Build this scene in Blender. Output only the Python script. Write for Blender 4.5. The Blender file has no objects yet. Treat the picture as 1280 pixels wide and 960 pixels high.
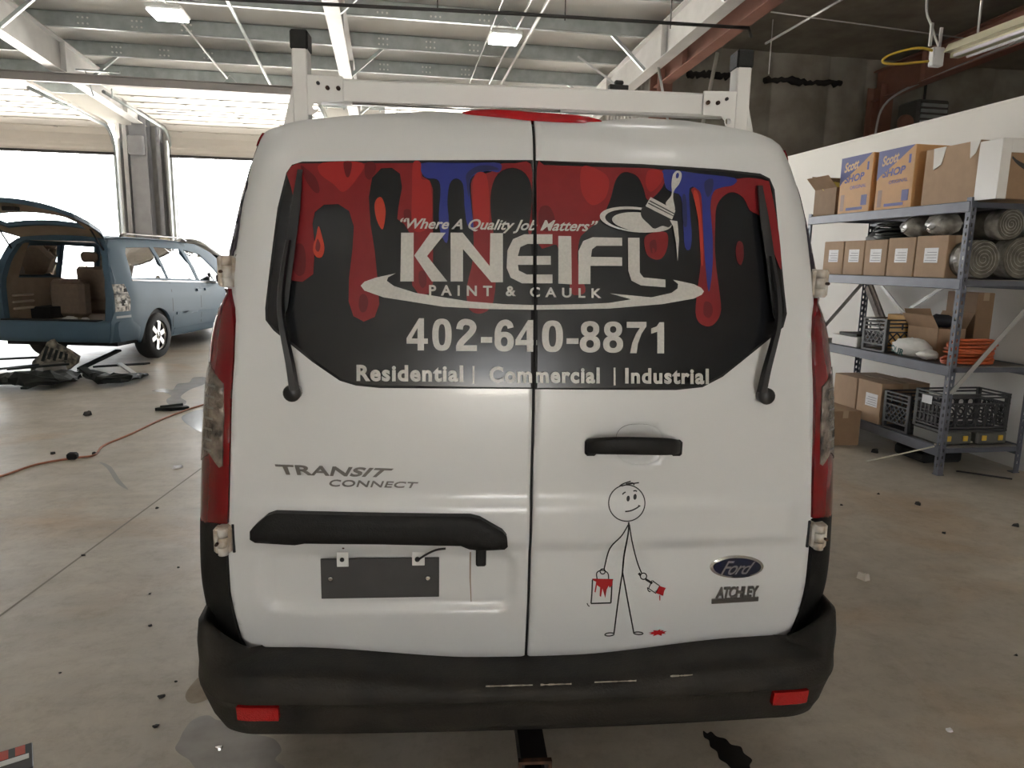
import bpy, bmesh, math, random
from math import radians, sin, cos, pi, sqrt, atan2
from mathutils import Vector, Matrix, geometry
import numpy as np
random.seed(7)
SC = bpy.context.scene
COL = SC.collection

# ------------------------------------------------------------------ camera
F_PX = 887.0
CAM_YAW, CAM_PITCH, CAM_ROLL = radians(9.8), radians(9.81), radians(1.13)
CAM_POS = np.array([0.0, 0.0, 1.5])

def cam_axes(yaw, pitch, roll):
    cy, sy, cp, sp = cos(yaw), sin(yaw), cos(pitch), sin(pitch)
    fwd = np.array([sy*cp, cy*cp, -sp]); right = np.array([cy, -sy, 0.0]); down = np.cross(fwd, right)
    cr, sr = cos(roll), sin(roll)
    return fwd, right*cr - down*sr, right*sr + down*cr

AX = cam_axes(CAM_YAW, CAM_PITCH, CAM_ROLL)
cam_data = bpy.data.cameras.new('camera'); cam = bpy.data.objects.new('camera', cam_data); COL.objects.link(cam)
cam_data.sensor_fit = 'HORIZONTAL'; cam_data.sensor_width = 36.0; cam_data.lens = 36.0*F_PX/1280.0
cam_data.clip_end = 300; cam_data.clip_start = 0.05
M = Matrix(((AX[1][0], -AX[2][0], -AX[0][0], CAM_POS[0]), (AX[1][1], -AX[2][1], -AX[0][1], CAM_POS[1]),
            (AX[1][2], -AX[2][2], -AX[0][2], CAM_POS[2]), (0, 0, 0, 1)))
cam.matrix_world = M
SC.camera = cam

# ------------------------------------------------------------------ world, exposure
world = bpy.data.worlds.new('world'); SC.world = world; world.use_nodes = True
bg = world.node_tree.nodes['Background']
bg.inputs[0].default_value = (0.97, 0.985, 1.0, 1); bg.inputs[1].default_value = 14.0
SC.view_settings.view_transform = 'Standard'; SC.view_settings.look = 'None'
SC.view_settings.exposure = -0.15; SC.view_settings.gamma = 1.0; SC.view_settings.use_curve_mapping = False
SC.cycles.max_bounces = 8; SC.cycles.diffuse_bounces = 5; SC.cycles.glossy_bounces = 4; SC.cycles.transparent_max_bounces = 8
SC.cycles.use_denoising = True
SC.cycles.sample_clamp_indirect = 40.0
# sun on the yard outside; the roof keeps it off the shop floor
sun_d = bpy.data.lights.new('sun_offscreen', 'SUN'); sun_d.energy = 150.0; sun_d.angle = radians(.6); sun_d.color = (1, .97, .92)
sun = bpy.data.objects.new('sun_offscreen', sun_d); COL.objects.link(sun); sun.rotation_euler = (radians(28), radians(18), 0)
LAMP_POWER = 11.0        # emission strength of the ceiling lamps' diffusers

# ------------------------------------------------------------------ pixel helpers (photo pixel -> point on a known plane)
def px_ray(u, v):
    return AX[0]*F_PX + AX[1]*(u-640) + AX[2]*(v-480)
def un(u, v, axis, val):
    d = px_ray(u, v); t = (val - CAM_POS[axis])/d[axis]; return CAM_POS + d*t

# ------------------------------------------------------------------ materials
MATS = {}
def mat(name, col, rough=0.5, metal=0.0, var=0.0, scale=8.0, bump=0.0, bscale=None, emit=0.0, spec=None, coat=0.0, col2=None, alpha=1.0, detail=4.0, stretch=None, rvar=0.0):
    if name in MATS: return MATS[name]
    m = bpy.data.materials.new(name); m.use_nodes = True
    nt = m.node_tree; b = nt.nodes['Principled BSDF']
    b.inputs['Base Color'].default_value = (*col, 1); b.inputs['Roughness'].default_value = rough; b.inputs['Metallic'].default_value = metal
    if spec is not None: b.inputs['Specular IOR Level'].default_value = spec
    if coat: b.inputs['Coat Weight'].default_value = coat; b.inputs['Coat Roughness'].default_value = 0.08
    if emit:
        b.inputs['Emission Color'].default_value = (*col, 1); b.inputs['Emission Strength'].default_value = emit
    if alpha < 1: b.inputs['Alpha'].default_value = alpha
    if var or bump or rvar or col2:
        tc = nt.nodes.new('ShaderNodeTexCoord'); src = tc.outputs['Object']
        if stretch:
            mp = nt.nodes.new('ShaderNodeMapping'); mp.inputs['Scale'].default_value = stretch
            nt.links.new(src, mp.inputs[0]); src = mp.outputs[0]
        n = nt.nodes.new('ShaderNodeTexNoise'); n.inputs['Scale'].default_value = scale; n.inputs['Detail'].default_value = detail
        nt.links.new(src, n.inputs['Vector'])
        if var or col2:
            r = nt.nodes.new('ShaderNodeValToRGB')
            c2 = col2 if col2 else tuple(max(0, c*(1-var)) for c in col)
            r.color_ramp.elements[0].position = 0.35; r.color_ramp.elements[0].color = (*c2, 1)
            r.color_ramp.elements[1].position = 0.65; r.color_ramp.elements[1].color = (*col, 1)
            nt.links.new(n.outputs['Fac'], r.inputs[0]); nt.links.new(r.outputs[0], b.inputs['Base Color'])
        if rvar:
            mr = nt.nodes.new('ShaderNodeMapRange'); mr.inputs[1].default_value = .3; mr.inputs[2].default_value = .7
            mr.inputs[3].default_value = max(.02, rough-rvar); mr.inputs[4].default_value = min(1, rough+rvar)
            nt.links.new(n.outputs['Fac'], mr.inputs[0]); nt.links.new(mr.outputs[0], b.inputs['Roughness'])
        if bump:
            n2 = n
            if bscale:
                n2 = nt.nodes.new('ShaderNodeTexNoise'); n2.inputs['Scale'].default_value = bscale; n2.inputs['Detail'].default_value = 5
                nt.links.new(src, n2.inputs['Vector'])
            bp = nt.nodes.new('ShaderNodeBump'); bp.inputs['Strength'].default_value = bump; bp.inputs['Distance'].default_value = 0.02
            nt.links.new(n2.outputs['Fac'], bp.inputs['Height']); nt.links.new(bp.outputs[0], b.inputs['Normal'])
    MATS[name] = m
    return m

def glass_mat(name, tint, clear=0.75, rough=0.03):
    if name in MATS: return MATS[name]
    m = bpy.data.materials.new(name); m.use_nodes = True; nt = m.node_tree
    for n in list(nt.nodes):
        if n.type != 'OUTPUT_MATERIAL': nt.nodes.remove(n)
    out = [n for n in nt.nodes if n.type == 'OUTPUT_MATERIAL'][0]
    t = nt.nodes.new('ShaderNodeBsdfTransparent'); t.inputs[0].default_value = (*tint, 1)
    g = nt.nodes.new('ShaderNodeBsdfGlossy'); g.inputs['Roughness'].default_value = rough
    fr = nt.nodes.new('ShaderNodeFresnel'); fr.inputs[0].default_value = 1.45
    ad = nt.nodes.new('ShaderNodeMath'); ad.operation = 'ADD'; ad.inputs[1].default_value = max(0.0, 1-clear-.05); ad.use_clamp = True
    mx = nt.nodes.new('ShaderNodeMixShader')
    nt.links.new(fr.outputs[0], ad.inputs[0]); nt.links.new(ad.outputs[0], mx.inputs[0]); nt.links.new(t.outputs[0], mx.inputs[1]); nt.links.new(g.outputs[0], mx.inputs[2])
    nt.links.new(mx.outputs[0], out.inputs[0])
    MATS[name] = m
    return m

# ------------------------------------------------------------------ mesh helpers
def link(o, parent=None):
    COL.objects.link(o)
    if parent is not None: o.parent = parent
    return o
def tag(o, label=None, cat=None, group=None, kind=None):
    if label: o['label'] = label
    if cat: o['category'] = cat
    if group: o['group'] = group
    if kind: o['kind'] = kind
    return o
def thing(name, label, cat, loc=(0, 0, 0), rotz=0.0, group=None, rot=None):
    o = bpy.data.objects.new(name, None); o.empty_display_size = .1; COL.objects.link(o)
    o.location = loc; o.rotation_euler = rot if rot else (0, 0, rotz)
    return tag(o, label, cat, group)
def mk(name, verts, faces, material, parent=None, smooth=False):
    me = bpy.data.meshes.new(name); me.from_pydata([tuple(map(float, v)) for v in verts], [], faces); me.update()
    if smooth:
        me.polygons.foreach_set('use_smooth', [True]*len(me.polygons))
    if material: me.materials.append(material)
    return link(bpy.data.objects.new(name, me), parent)

class MB:
    """collects shapes for one mesh"""
    def __init__(s): s.v = []; s.f = []; s.sm = []
    def add(s, vs, fs, smooth=False):
        b = len(s.v); s.v += [tuple(map(float, p)) for p in vs]; s.f += [tuple(b+i for i in f) for f in fs]; s.sm += [smooth]*len(fs); return s
    def box(s, lo, hi, rz=0.0, c=None, bev=0.0):
        x0, y0, z0 = lo; x1, y1, z1 = hi
        if bev > 0:
            b = min(bev, (x1-x0)/2.01, (y1-y0)/2.01, (z1-z0)/2.01)
            pl = [(x0+b, y0), (x1-b, y0), (x1, y0+b), (x1, y1-b), (x1-b, y1), (x0+b, y1), (x0, y1-b), (x0, y0+b)]
            il = [(x0+b, y0+b), (x1-b, y0+b), (x1-b, y0+b), (x1-b, y1-b), (x1-b, y1-b), (x0+b, y1-b), (x0+b, y1-b), (x0+b, y0+b)]
            vs = [(p[0], p[1], z0) for p in il]+[(p[0], p[1], z0+b) for p in pl]+[(p[0], p[1], z1-b) for p in pl]+[(p[0], p[1], z1) for p in il]
            fs = []
            for r in range(3):
                for i in range(8):
                    j = (i+1) % 8; fs.append((r*8+i, r*8+j, r*8+8+j, r*8+8+i))
            fs.append((6, 4, 2, 0)); fs.append((24, 26, 28, 30))
        else:
            vs = [(x0, y0, z0), (x1, y0, z0), (x1, y1, z0), (x0, y1, z0), (x0, y0, z1), (x1, y0, z1), (x1, y1, z1), (x0, y1, z1)]
            fs = [(3, 2, 1, 0), (4, 5, 6, 7), (0, 1, 5, 4), (1, 2, 6, 5), (2, 3, 7, 6), (3, 0, 4, 7)]
        if rz:
            cc = c or ((x0+x1)/2, (y0+y1)/2)
            vs = [(cc[0]+(p[0]-cc[0])*cos(rz)-(p[1]-cc[1])*sin(rz), cc[1]+(p[0]-cc[0])*sin(rz)+(p[1]-cc[1])*cos(rz), p[2]) for p in vs]
        return s.add(vs, fs)
    def bar(s, a, b, w, h, up=(0, 0, 1)):
        a = Vector(a); b = Vector(b); d = (b-a).normalized(); u = Vector(up)
        if abs(d.dot(u)) > .98: u = Vector((0, 1, 0))
        r = d.cross(u).normalized(); u = r.cross(d).normalized()
        vs = []
        for p in (a, b):
            for q in ((-1, -1), (1, -1), (1, 1), (-1, 1)): vs.append(p+r*(q[0]*w/2)+u*(q[1]*h/2))
        return s.add(vs, [(0, 1, 2, 3), (7, 6, 5, 4), (0, 4, 5, 1), (1, 5, 6, 2), (2, 6, 7, 3), (3, 7, 4, 0)])
    def tube(s, pts, r, n=8, cap=True, closed=False):
        pts = [Vector(p) for p in pts]; m = len(pts)
        rs = r if isinstance(r, (list, tuple)) else [r]*m
        vs = []; prev = None
        for i, p in enumerate(pts):
            if closed: d = (pts[(i+1) % m]-pts[i-1])
            else: d = pts[min(i+1, m-1)]-pts[max(i-1, 0)]
            d.normalize()
            if prev is None:
                u = Vector((0, 0, 1)) if abs(d.z) < .9 else Vector((1, 0, 0))
                a = d.cross(u).normalized()
            else:
                a = (prev - d*prev.dot(d)).normalized()
            prev = a; bb = d.cross(a)
            for k in range(n):
                t = 2*pi*k/n; vs.append(p+a*(cos(t)*rs[i])+bb*(sin(t)*rs[i]))
        fs = []
        for i in range(m if closed else m-1):
            for k in range(n):
                k2 = (k+1) % n; i2 = (i+1) % m
                fs.append((i*n+k, i*n+k2, i2*n+k2, i2*n+k))
        s.add(vs, fs, True)
        if cap and not closed:
            b = len(s.v)-len(vs)
            s.f.append(tuple(b+k for k in range(n-1, -1, -1))); s.sm.append(False)
            s.f.append(tuple(b+(m-1)*n+k for k in range(n))); s.sm.append(False)
        return s
    def lathe(s, prof, n=24, axis='z', c=(0, 0, 0), cap=True):
        vs = []
        for (r, h) in prof:
            for k in range(n):
                t = 2*pi*k/n; a, b = r*cos(t), r*sin(t)
                if axis == 'z': vs.append((c[0]+a, c[1]+b, c[2]+h))
                elif axis == 'y': vs.append((c[0]+b, c[1]+h, c[2]+a))
                else: vs.append((c[0]+h, c[1]+a, c[2]+b))
        fs = []
        for i in range(len(prof)-1):
            for k in range(n):
                k2 = (k+1) % n; fs.append((i*n+k, i*n+k2, (i+1)*n+k2, (i+1)*n+k))
        s.add(vs, fs, True)
        if cap:
            b = len(s.v)-len(vs); m = len(prof)
            s.f.append(tuple(b+k for k in range(n-1, -1, -1))); s.sm.append(False)
            s.f.append(tuple(b+(m-1)*n+k for k in range(n))); s.sm.append(False)
        return s
    def prism(s, poly, d0, d1, axis='y'):
        """poly in the two other axes (order x,z for y; y,z for x; x,y for z)"""
        n = len(poly)
        def P(p, d):
            return (p[0], d, p[1]) if axis == 'y' else (d, p[0], p[1]) if axis == 'x' else (p[0], p[1], d)
        vs = [P(p, d0) for p in poly]+[P(p, d1) for p in poly]
        fs = [tuple(range(n)), tuple(range(2*n-1, n-1, -1))]+[(i, n+i, n+(i+1) % n, (i+1) % n) for i in range(n)]
        return s.add(vs, fs)
    def blob(s, c, rad, n=12, m=8, jit=0.0, seed=0):
        rn = random.Random(seed); vs = []
        for i in range(m+1):
            ph = pi*i/m
            for k in range(n):
                t = 2*pi*k/n; j = 1+rn.uniform(-jit, jit) if 0 < i < m else 1
                vs.append((c[0]+rad[0]*sin(ph)*cos(t)*j, c[1]+rad[1]*sin(ph)*sin(t)*j, c[2]+rad[2]*cos(ph)*j))
        fs = [(i*n+k, (i+1)*n+k, (i+1)*n+(k+1) % n, i*n+(k+1) % n) for i in range(m) for k in range(n)]
        return s.add(vs, fs, True)
    def build(s, name, material, parent=None, fix=True):
        me = bpy.data.meshes.new(name); me.from_pydata(s.v, [], s.f); me.update()
        me.polygons.foreach_set('use_smooth', s.sm)
        if fix:
            bm = bmesh.new(); bm.from_mesh(me); bmesh.ops.recalc_face_normals(bm, faces=bm.faces); bm.to_mesh(me); bm.free()
        if material: me.materials.append(material)
        return link(bpy.data.objects.new(name, me), parent)

def catmull(pts, n=6, closed=True):
    out = []; m = len(pts)
    for i in range(m if closed else m-1):
        if closed: p0, p1, p2, p3 = pts[i-1], pts[i], pts[(i+1) % m], pts[(i+2) % m]
        else: p0, p1, p2, p3 = pts[max(i-1, 0)], pts[i], pts[i+1], pts[min(i+2, m-1)]
        for k in range(n):
            t = k/n
            out.append(tuple(.5*((2*p1[j])+(-p0[j]+p2[j])*t+(2*p0[j]-5*p1[j]+4*p2[j]-p3[j])*t*t+(-p0[j]+3*p1[j]-3*p2[j]+p3[j])*t**3) for j in range(len(p1))))
    if not closed: out.append(tuple(pts[-1]))
    return out
def ellipse(c, rx, ry, tilt=0.0, n=28):
    return [(c[0]+rx*cos(t)*cos(tilt)-ry*sin(t)*sin(tilt), c[1]+rx*cos(t)*sin(tilt)+ry*sin(t)*cos(tilt)) for t in [2*pi*k/n for k in range(n)]]

def inside(loops, P):
    """even-odd test of points P (n,2) in polygon loops"""
    r = np.zeros(len(P), bool)
    for L in loops:
        A = np.asarray(L, float); B = np.roll(A, -1, axis=0)
        for (x1, y1), (x2, y2) in zip(A, B):
            if y1 == y2: continue
            c = ((y1 > P[:, 1]) != (y2 > P[:, 1])) & (P[:, 0] < (x2-x1)*(P[:, 1]-y1)/(y2-y1)+x1)
            r ^= c
    return r
def bdist(loops, P):
    d = np.full(len(P), 1e9)
    for L in loops:
        A = np.asarray(L, float); B = np.roll(A, -1, axis=0)
        for a, b in zip(A, B):
            ab = b-a; l = ab@ab
            if l < 1e-14: continue
            t = np.clip(((P-a)@ab)/l, 0, 1); q = a+t[:, None]*ab
            d = np.minimum(d, np.hypot(*(P-q).T))
    return d
def dens(L, g):
    out = []
    for i in range(len(L)):
        a = np.asarray(L[i], float); b = np.asarray(L[(i+1) % len(L)], float); n = max(1, int(np.ceil(np.hypot(*(b-a))/g)))
        if np.hypot(*(b-a)) < 1e-6: continue
        for k in range(n): out.append(tuple(a+(b-a)*k/n))
    return out
def triangulate(loops, g):
    loops = [dens(L, g) for L in loops]
    A = np.array([p for L in loops for p in L]); lo = A.min(0); hi = A.max(0)
    rn = np.random.RandomState(3)
    xs = np.arange(lo[0]+g/2, hi[0], g); ys = np.arange(lo[1]+g/2, hi[1], g)
    if len(xs)*len(ys):
        G = np.array([(x, y) for x in xs for y in ys])+rn.uniform(-.08*g, .08*g, (len(xs)*len(ys), 2))
        G = G[inside(loops, G)]
        if len(G): G = G[bdist(loops, G) > .4*g]
    else: G = np.zeros((0, 2))
    verts = [Vector(p) for p in A]+[Vector(p) for p in G]
    edges = []; b = 0
    for L in loops:
        n = len(L); edges += [(b+i, b+(i+1) % n) for i in range(n)]; b += n
    ov, oe, of, *_ = geometry.delaunay_2d_cdt(verts, edges, [], 0, 1e-7)
    V = np.array([tuple(v) for v in ov]); cen = np.array([V[list(f)].mean(0) for f in of])
    keep = inside(loops, cen)
    return V, [tuple(f) for f, k in zip(of, keep) if k], loops
def patch(name, loops, surf, off, material, parent=None, g=.03, skirt=.0, roll=0.0, rollw=.01, smooth=True, flip=False, exact=False):
    """surface piece: loops in surface coordinates, surf(a, b, off) -> xyz; skirt = edge depth, roll = rounded edge"""
    V, fs, loops = triangulate(loops, g)
    if roll:
        d = bdist(loops, V); o = off - roll*(1-np.clip(d/rollw, 0, 1))**2
    else: o = np.full(len(V), off)
    vs = [surf(p[0], p[1], oo) for p, oo in zip(V, o)]
    if flip: fs = [tuple(reversed(f)) for f in fs]
    sm = [smooth]*len(fs)
    if skirt:
        for L in loops:
            b = len(vs); n = len(L)
            vs += [surf(p[0], p[1], off-roll) for p in L]+[surf(p[0], p[1], off-skirt) for p in L]
            fs += [(b+i, b+(i+1) % n, b+n+(i+1) % n, b+n+i) for i in range(n)]; sm += [False]*n
    used = sorted({i for f in fs for i in f}); mp = {j: i for i, j in enumerate(used)}
    me = bpy.data.meshes.new(name); me.from_pydata([tuple(map(float, vs[j])) for j in used], [], [tuple(mp[i] for i in f) for f in fs]); me.update()
    me.polygons.foreach_set('use_smooth', sm); me.materials.append(material)
    if smooth and exact:
        e = 1e-3; nv = len(V); nrm = {}
        d = bdist(loops, V) if roll else None
        for i, p in enumerate(V):
            if i not in mp or (roll and d[i] < rollw*1.05): continue
            c = np.array(surf(p[0]+e, p[1], off))-np.array(surf(p[0]-e, p[1], off)); f_ = np.array(surf(p[0], p[1]+e, off))-np.array(surf(p[0], p[1]-e, off))
            w = np.cross(c, f_); w = w/max(1e-12, np.linalg.norm(w)); nrm[mp[i]] = tuple(-w if flip else w)
        li = np.zeros(len(me.loops), int); me.loops.foreach_get('vertex_index', li)
        nl = [nrm.get(int(v), (0, 0, 0)) for v in li]; me.normals_split_custom_set(nl)
    return link(bpy.data.objects.new(name, me), parent)

def text_mesh(body, bold=0.0, shear=0.0, spacing=1.0, extrude=0.0):
    cu = bpy.data.curves.new('lettering', 'FONT'); cu.body = body; cu.offset = bold; cu.shear = shear; cu.space_character = spacing; cu.resolution_u = 4; cu.extrude = extrude
    o = bpy.data.objects.new('lettering', cu); COL.objects.link(o)
    dg = bpy.context.evaluated_depsgraph_get(); me = bpy.data.meshes.new_from_object(o.evaluated_get(dg))
    V = np.array([tuple(v.co) for v in me.vertices]); fs = [tuple(p.vertices) for p in me.polygons]
    bpy.data.objects.remove(o); bpy.data.curves.remove(cu); bpy.data.meshes.remove(me)
    lo = V.min(0); hi = V.max(0); V[:, :2] = (V[:, :2]-lo[:2])/(hi[:2]-lo[:2])
    return V, fs
def interp(x, tab):
    return float(np.interp(x, [t[0] for t in tab], [t[1] for t in tab]))
def smst(a, b, x):
    t = min(1, max(0, (x-a)/(b-a))); return t*t*(3-2*t)
def copy_tree(o, parent=None):
    c = o.copy(); COL.objects.link(c); c.parent = parent
    for ch in list(o.children): copy_tree(ch, c)
    return c
# ================================================================== THE HALL
M_FLOOR = mat('concrete', (.60, .54, .455), .45, var=.0, scale=.55, bump=.06, bscale=14, col2=(.49, .445, .38), detail=9, rvar=.14)
def floor_mix():
    nt = M_FLOOR.node_tree; b = nt.nodes['Principled BSDF']
    src = b.inputs['Base Color'].links[0].from_socket
    tc = [n for n in nt.nodes if n.type == 'TEX_COORD'][0]
    n1 = nt.nodes.new('ShaderNodeTexNoise'); n1.inputs['Scale'].default_value = 2.3; n1.inputs['Detail'].default_value = 10; n1.inputs['Roughness'].default_value = .72; n1.inputs['Distortion'].default_value = .6
    nt.links.new(tc.outputs['Object'], n1.inputs['Vector'])
    r = nt.nodes.new('ShaderNodeValToRGB'); r.color_ramp.elements[0].position = .36; r.color_ramp.elements[0].color = (.80, .785, .755, 1); r.color_ramp.elements[1].position = .62; r.color_ramp.elements[1].color = (1, 1, 1, 1)
    nt.links.new(n1.outputs['Fac'], r.inputs[0])
    # scrape streaks
    mp = nt.nodes.new('ShaderNodeMapping'); mp.inputs['Rotation'].default_value = (0, 0, radians(35)); mp.inputs['Scale'].default_value = (.35, 5.0, 1)
    nt.links.new(tc.outputs['Object'], mp.inputs[0])
    n2 = nt.nodes.new('ShaderNodeTexNoise'); n2.inputs['Scale'].default_value = 1.8; n2.inputs['Detail'].default_value = 7
    nt.links.new(mp.outputs[0], n2.inputs['Vector'])
    r2 = nt.nodes.new('ShaderNodeValToRGB'); r2.color_ramp.elements[0].position = .4; r2.color_ramp.elements[0].color = (.955, .95, .945, 1); r2.color_ramp.elements[1].position = .64; r2.color_ramp.elements[1].color = (1.03, 1.02, 1.0, 1)
    nt.links.new(n2.outputs['Fac'], r2.inputs[0])
    n3 = nt.nodes.new('ShaderNodeTexNoise'); n3.inputs['Scale'].default_value = 11; n3.inputs['Detail'].default_value = 8; n3.inputs['Roughness'].default_value = .8
    nt.links.new(tc.outputs['Object'], n3.inputs['Vector'])
    r3 = nt.nodes.new('ShaderNodeValToRGB'); r3.color_ramp.elements[0].position = .30; r3.color_ramp.elements[0].color = (.80, .78, .75, 1); r3.color_ramp.elements[1].position = .52; r3.color_ramp.elements[1].color = (1, 1, 1, 1)
    nt.links.new(n3.outputs['Fac'], r3.inputs[0])
    n4 = nt.nodes.new('ShaderNodeTexNoise'); n4.inputs['Scale'].default_value = .9; n4.inputs['Detail'].default_value = 6; n4.inputs['Distortion'].default_value = 1.2
    mp4 = nt.nodes.new('ShaderNodeMapping'); mp4.inputs['Location'].default_value = (7.3, 2.1, 0); nt.links.new(tc.outputs['Object'], mp4.inputs[0]); nt.links.new(mp4.outputs[0], n4.inputs['Vector'])
    r4 = nt.nodes.new('ShaderNodeValToRGB'); r4.color_ramp.elements[0].position = .52; r4.color_ramp.elements[0].color = (1, 1, 1, 1); r4.color_ramp.elements[1].position = .72; r4.color_ramp.elements[1].color = (.94, .80, .66, 1)
    nt.links.new(n4.outputs['Fac'], r4.inputs[0])
    prev = src
    for rr in (r, r2, r3, r4):
        mx = nt.nodes.new('ShaderNodeMix'); mx.data_type = 'RGBA'; mx.blend_type = 'MULTIPLY'; mx.inputs[0].default_value = 1
        nt.links.new(prev, mx.inputs[6]); nt.links.new(rr.outputs[0], mx.inputs[7]); prev = mx.outputs[2]
    nt.links.new(prev, b.inputs['Base Color'])
floor_mix()
M_WALLW = mat('white_wall_paint', (.72, .70, .66), .6, var=.06, scale=1.5)
M_ROOF = mat('white_vinyl_insulation', (.80, .79, .77), .38, var=.05, scale=3, bump=.25, bscale=2.2, stretch=(1, .25, 1))
M_DARKINS = mat('aged_foil_insulation', (.36, .33, .285), .55, col2=(.25, .225, .19), scale=2.4, bump=.35, bscale=5)
M_GALV = mat('galvanised_steel', (.50, .54, .54), .42, metal=.55, var=.2, scale=6)
M_RAFT = M_RAFTW = mat('painted_steel', (.63, .615, .60), .48, var=.1, scale=4)
M_RED = M_DRED = mat('red_oxide_steel', (.34, .165, .125), .5, var=.15, scale=4)
M_DOORP = mat('overhead_door_panel', (.66, .62, .57), .45, var=.05, scale=2)
M_DARK = mat('dark_gap', (.02, .02, .02), .8)
M_CORR = mat('galvalume_siding', (.42, .40, .37), .5, metal=.2, var=.15, scale=5)
M_BLK = mat('black_pipe', (.03, .028, .028), .5)
M_STEELW = mat('conduit_steel', (.66, .66, .66), .35, metal=.4)

X_L, X_R, Y_B, Y_F, X_MID = -20.0, 13.0, -12.0, 17.9, 4.5
Y_RIDGE = 2.0
def roof_z(y): return 5.08 + .04*(17.7-max(y, 2*Y_RIDGE-y))
def raft_z(y): return roof_z(y) - .78

def struct(o, **k): return tag(o, kind='structure', **k)
floor = struct(mk('floor', [(X_L, Y_B, 0), (X_R, Y_B, 0), (X_R, Y_F, 0), (X_L, Y_F, 0)], [(0, 1, 2, 3)], M_FLOOR), label='worn beige concrete shop floor with stains')
ground = struct(mk('ground', [(-90, -90, -.03), (90, -90, -.03), (90, 110, -.03), (-90, 110, -.03)], [(0, 1, 2, 3)], mat('yard_concrete', (.62, .60, .56), .8, var=.1, scale=.3)), label='sunlit pale yard outside the open doors')
# saw-cut joints in the floor
def joint(a, b, w=.012):
    a = Vector((a[0], a[1], 0)); b = Vector((b[0], b[1], 0)); d = (b-a).normalized(); n = Vector((-d.y, d.x, 0))*w/2
    return mk('floor_joint', [a-n+Vector((0, 0, .001)), b-n+Vector((0, 0, .001)), b+n+Vector((0, 0, .001)), a+n+Vector((0, 0, .001))], [(0, 1, 2, 3)], mat('floor_joint_dirt', (.25, .22, .18), .8), floor)
pj = un(11, 762, 2, 0); qj = un(255, 583, 2, 0); dj = (qj-pj)/np.linalg.norm(qj-pj)
joint(pj-dj*2, qj+dj*7)
joint((X_L, 9.75), (X_MID, 9.75)); joint((4.0, 1.0), (13, 1.0)); joint((-14, 3.2), (-14, 17))

def stain(pts, material, name='floor_stain', z=.0015):
    L = catmull([tuple(un(u, v, 2, 0)[:2]) for u, v in pts], 5)
    V, fs, _ = triangulate([L], .3)
    return mk(name, [(p[0], p[1], z) for p in V], fs, material, floor)
M_WET = mat('wet_patch', (.44, .41, .38), .2, var=.25, scale=7)
M_OIL = mat('oil_patch', (.035, .032, .03), .18, var=.3, scale=9)
M_TAN = mat('clay_dust', (.40, .33, .25), .9, var=.3, scale=14)
stain([(219, 936), (224, 926), (229, 915), (238, 903), (250, 896), (262, 895), (270, 900), (283, 903), (296, 912), (318, 918), (342, 924), (352, 938), (344, 950), (356, 962), (320, 975), (280, 972), (262, 964), (246, 962), (236, 950), (226, 944)], M_WET, 'puddle')
stain([(190, 489), (202, 486), (216, 487), (222, 480), (236, 478), (242, 472), (258, 472), (256, 480), (240, 486), (230, 492), (226, 497), (233, 502), (228, 507), (212, 506), (208, 500), (214, 495), (206, 491)], M_WET, 'puddle')
stain([(228, 520), (258, 512), (258, 540), (236, 532)], mat('damp_patch', (.40, .40, .41), .18, var=.1, scale=5), 'puddle')
stain([(879, 914), (884, 917), (889, 915), (896, 921), (907, 924), (914, 931), (926, 934), (930, 942), (940, 950), (937, 958), (941, 968), (928, 970), (915, 962), (908, 955), (899, 949), (896, 940), (888, 934), (886, 926), (880, 922)], M_OIL, 'oil_stain')
stain([(232, 868), (250, 846), (262, 852), (262, 872), (240, 880)], M_TAN, 'dirt_patch')
stain([(124, 578), (138, 583), (150, 600), (160, 612), (146, 604), (134, 586)], mat('faint_oil', (.27, .25, .22), .35), 'oil_stain')

# ---- roof skin (white half and dark half)
def roof_piece(name, x0, x1, material, label):
    ys = [Y_F+.1, 14, 10, 6, Y_RIDGE, -2, -6, Y_B]
    vs = []
    for y in ys: vs += [(x0, y, roof_z(y)), (x1, y, roof_z(y))]
    fs = [(2*i, 2*i+2, 2*i+3, 2*i+1) for i in range(len(ys)-1)]
    n = len(vs); vs += [(v[0], v[1], v[2]+.1) for v in vs]; fs += [tuple(n+i for i in reversed(f)) for f in fs]
    return struct(mk(name, vs, fs, material), label=label)
ceiling = roof_piece('ceiling', X_L, X_MID, M_ROOF, 'white insulated metal roof with purlins and rafters')
ceiling_annex = roof_piece('ceiling_annex', X_MID, X_R, M_DARKINS, 'dark aged insulation under the annex roof')

# purlins: Z-sections running across
def zpurlin(y, x0, x1, z, parent, material):
    b = MB(); b.box((x0, y-.004, z-.24), (x1, y+.004, z)); b.box((x0, y-.07, z-.246), (x1, y+.004, z-.24)); b.box((x0, y-.004, z-.006), (x1, y+.07, z)); b.box((x0, y-.07, z-.246), (x1, y-.064, z-.225))
    return b.build('purlin', material, parent)
P_Y = [17.35-1.42*i for i in range(21)]
for y in P_Y: zpurlin(y, X_L, X_MID-.12, roof_z(y)-.002, ceiling, M_GALV)
# bright bolt holes of the purlin laps, roof daylight painted as pale heads
M_LIT_HOLE = mat('zinc_bolt_heads', (.85, .85, .82), .3, metal=.3)
bolt_me = None
for y in P_Y[2:7]:
    for xr in (-10.15, -5.4, -.7):
        for dx in (.55, 1.35, 2.1):
            b = MB()
            for ox in (0, .07, .14):
                for oz in (-.08, -.17): b.lathe([(.016, 0), (.016, -.012)], 6, 'y', (xr+dx+ox, y-.004, roof_z(y)+oz))
            b.build('purlin_bolts', M_LIT_HOLE, ceiling)
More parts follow.
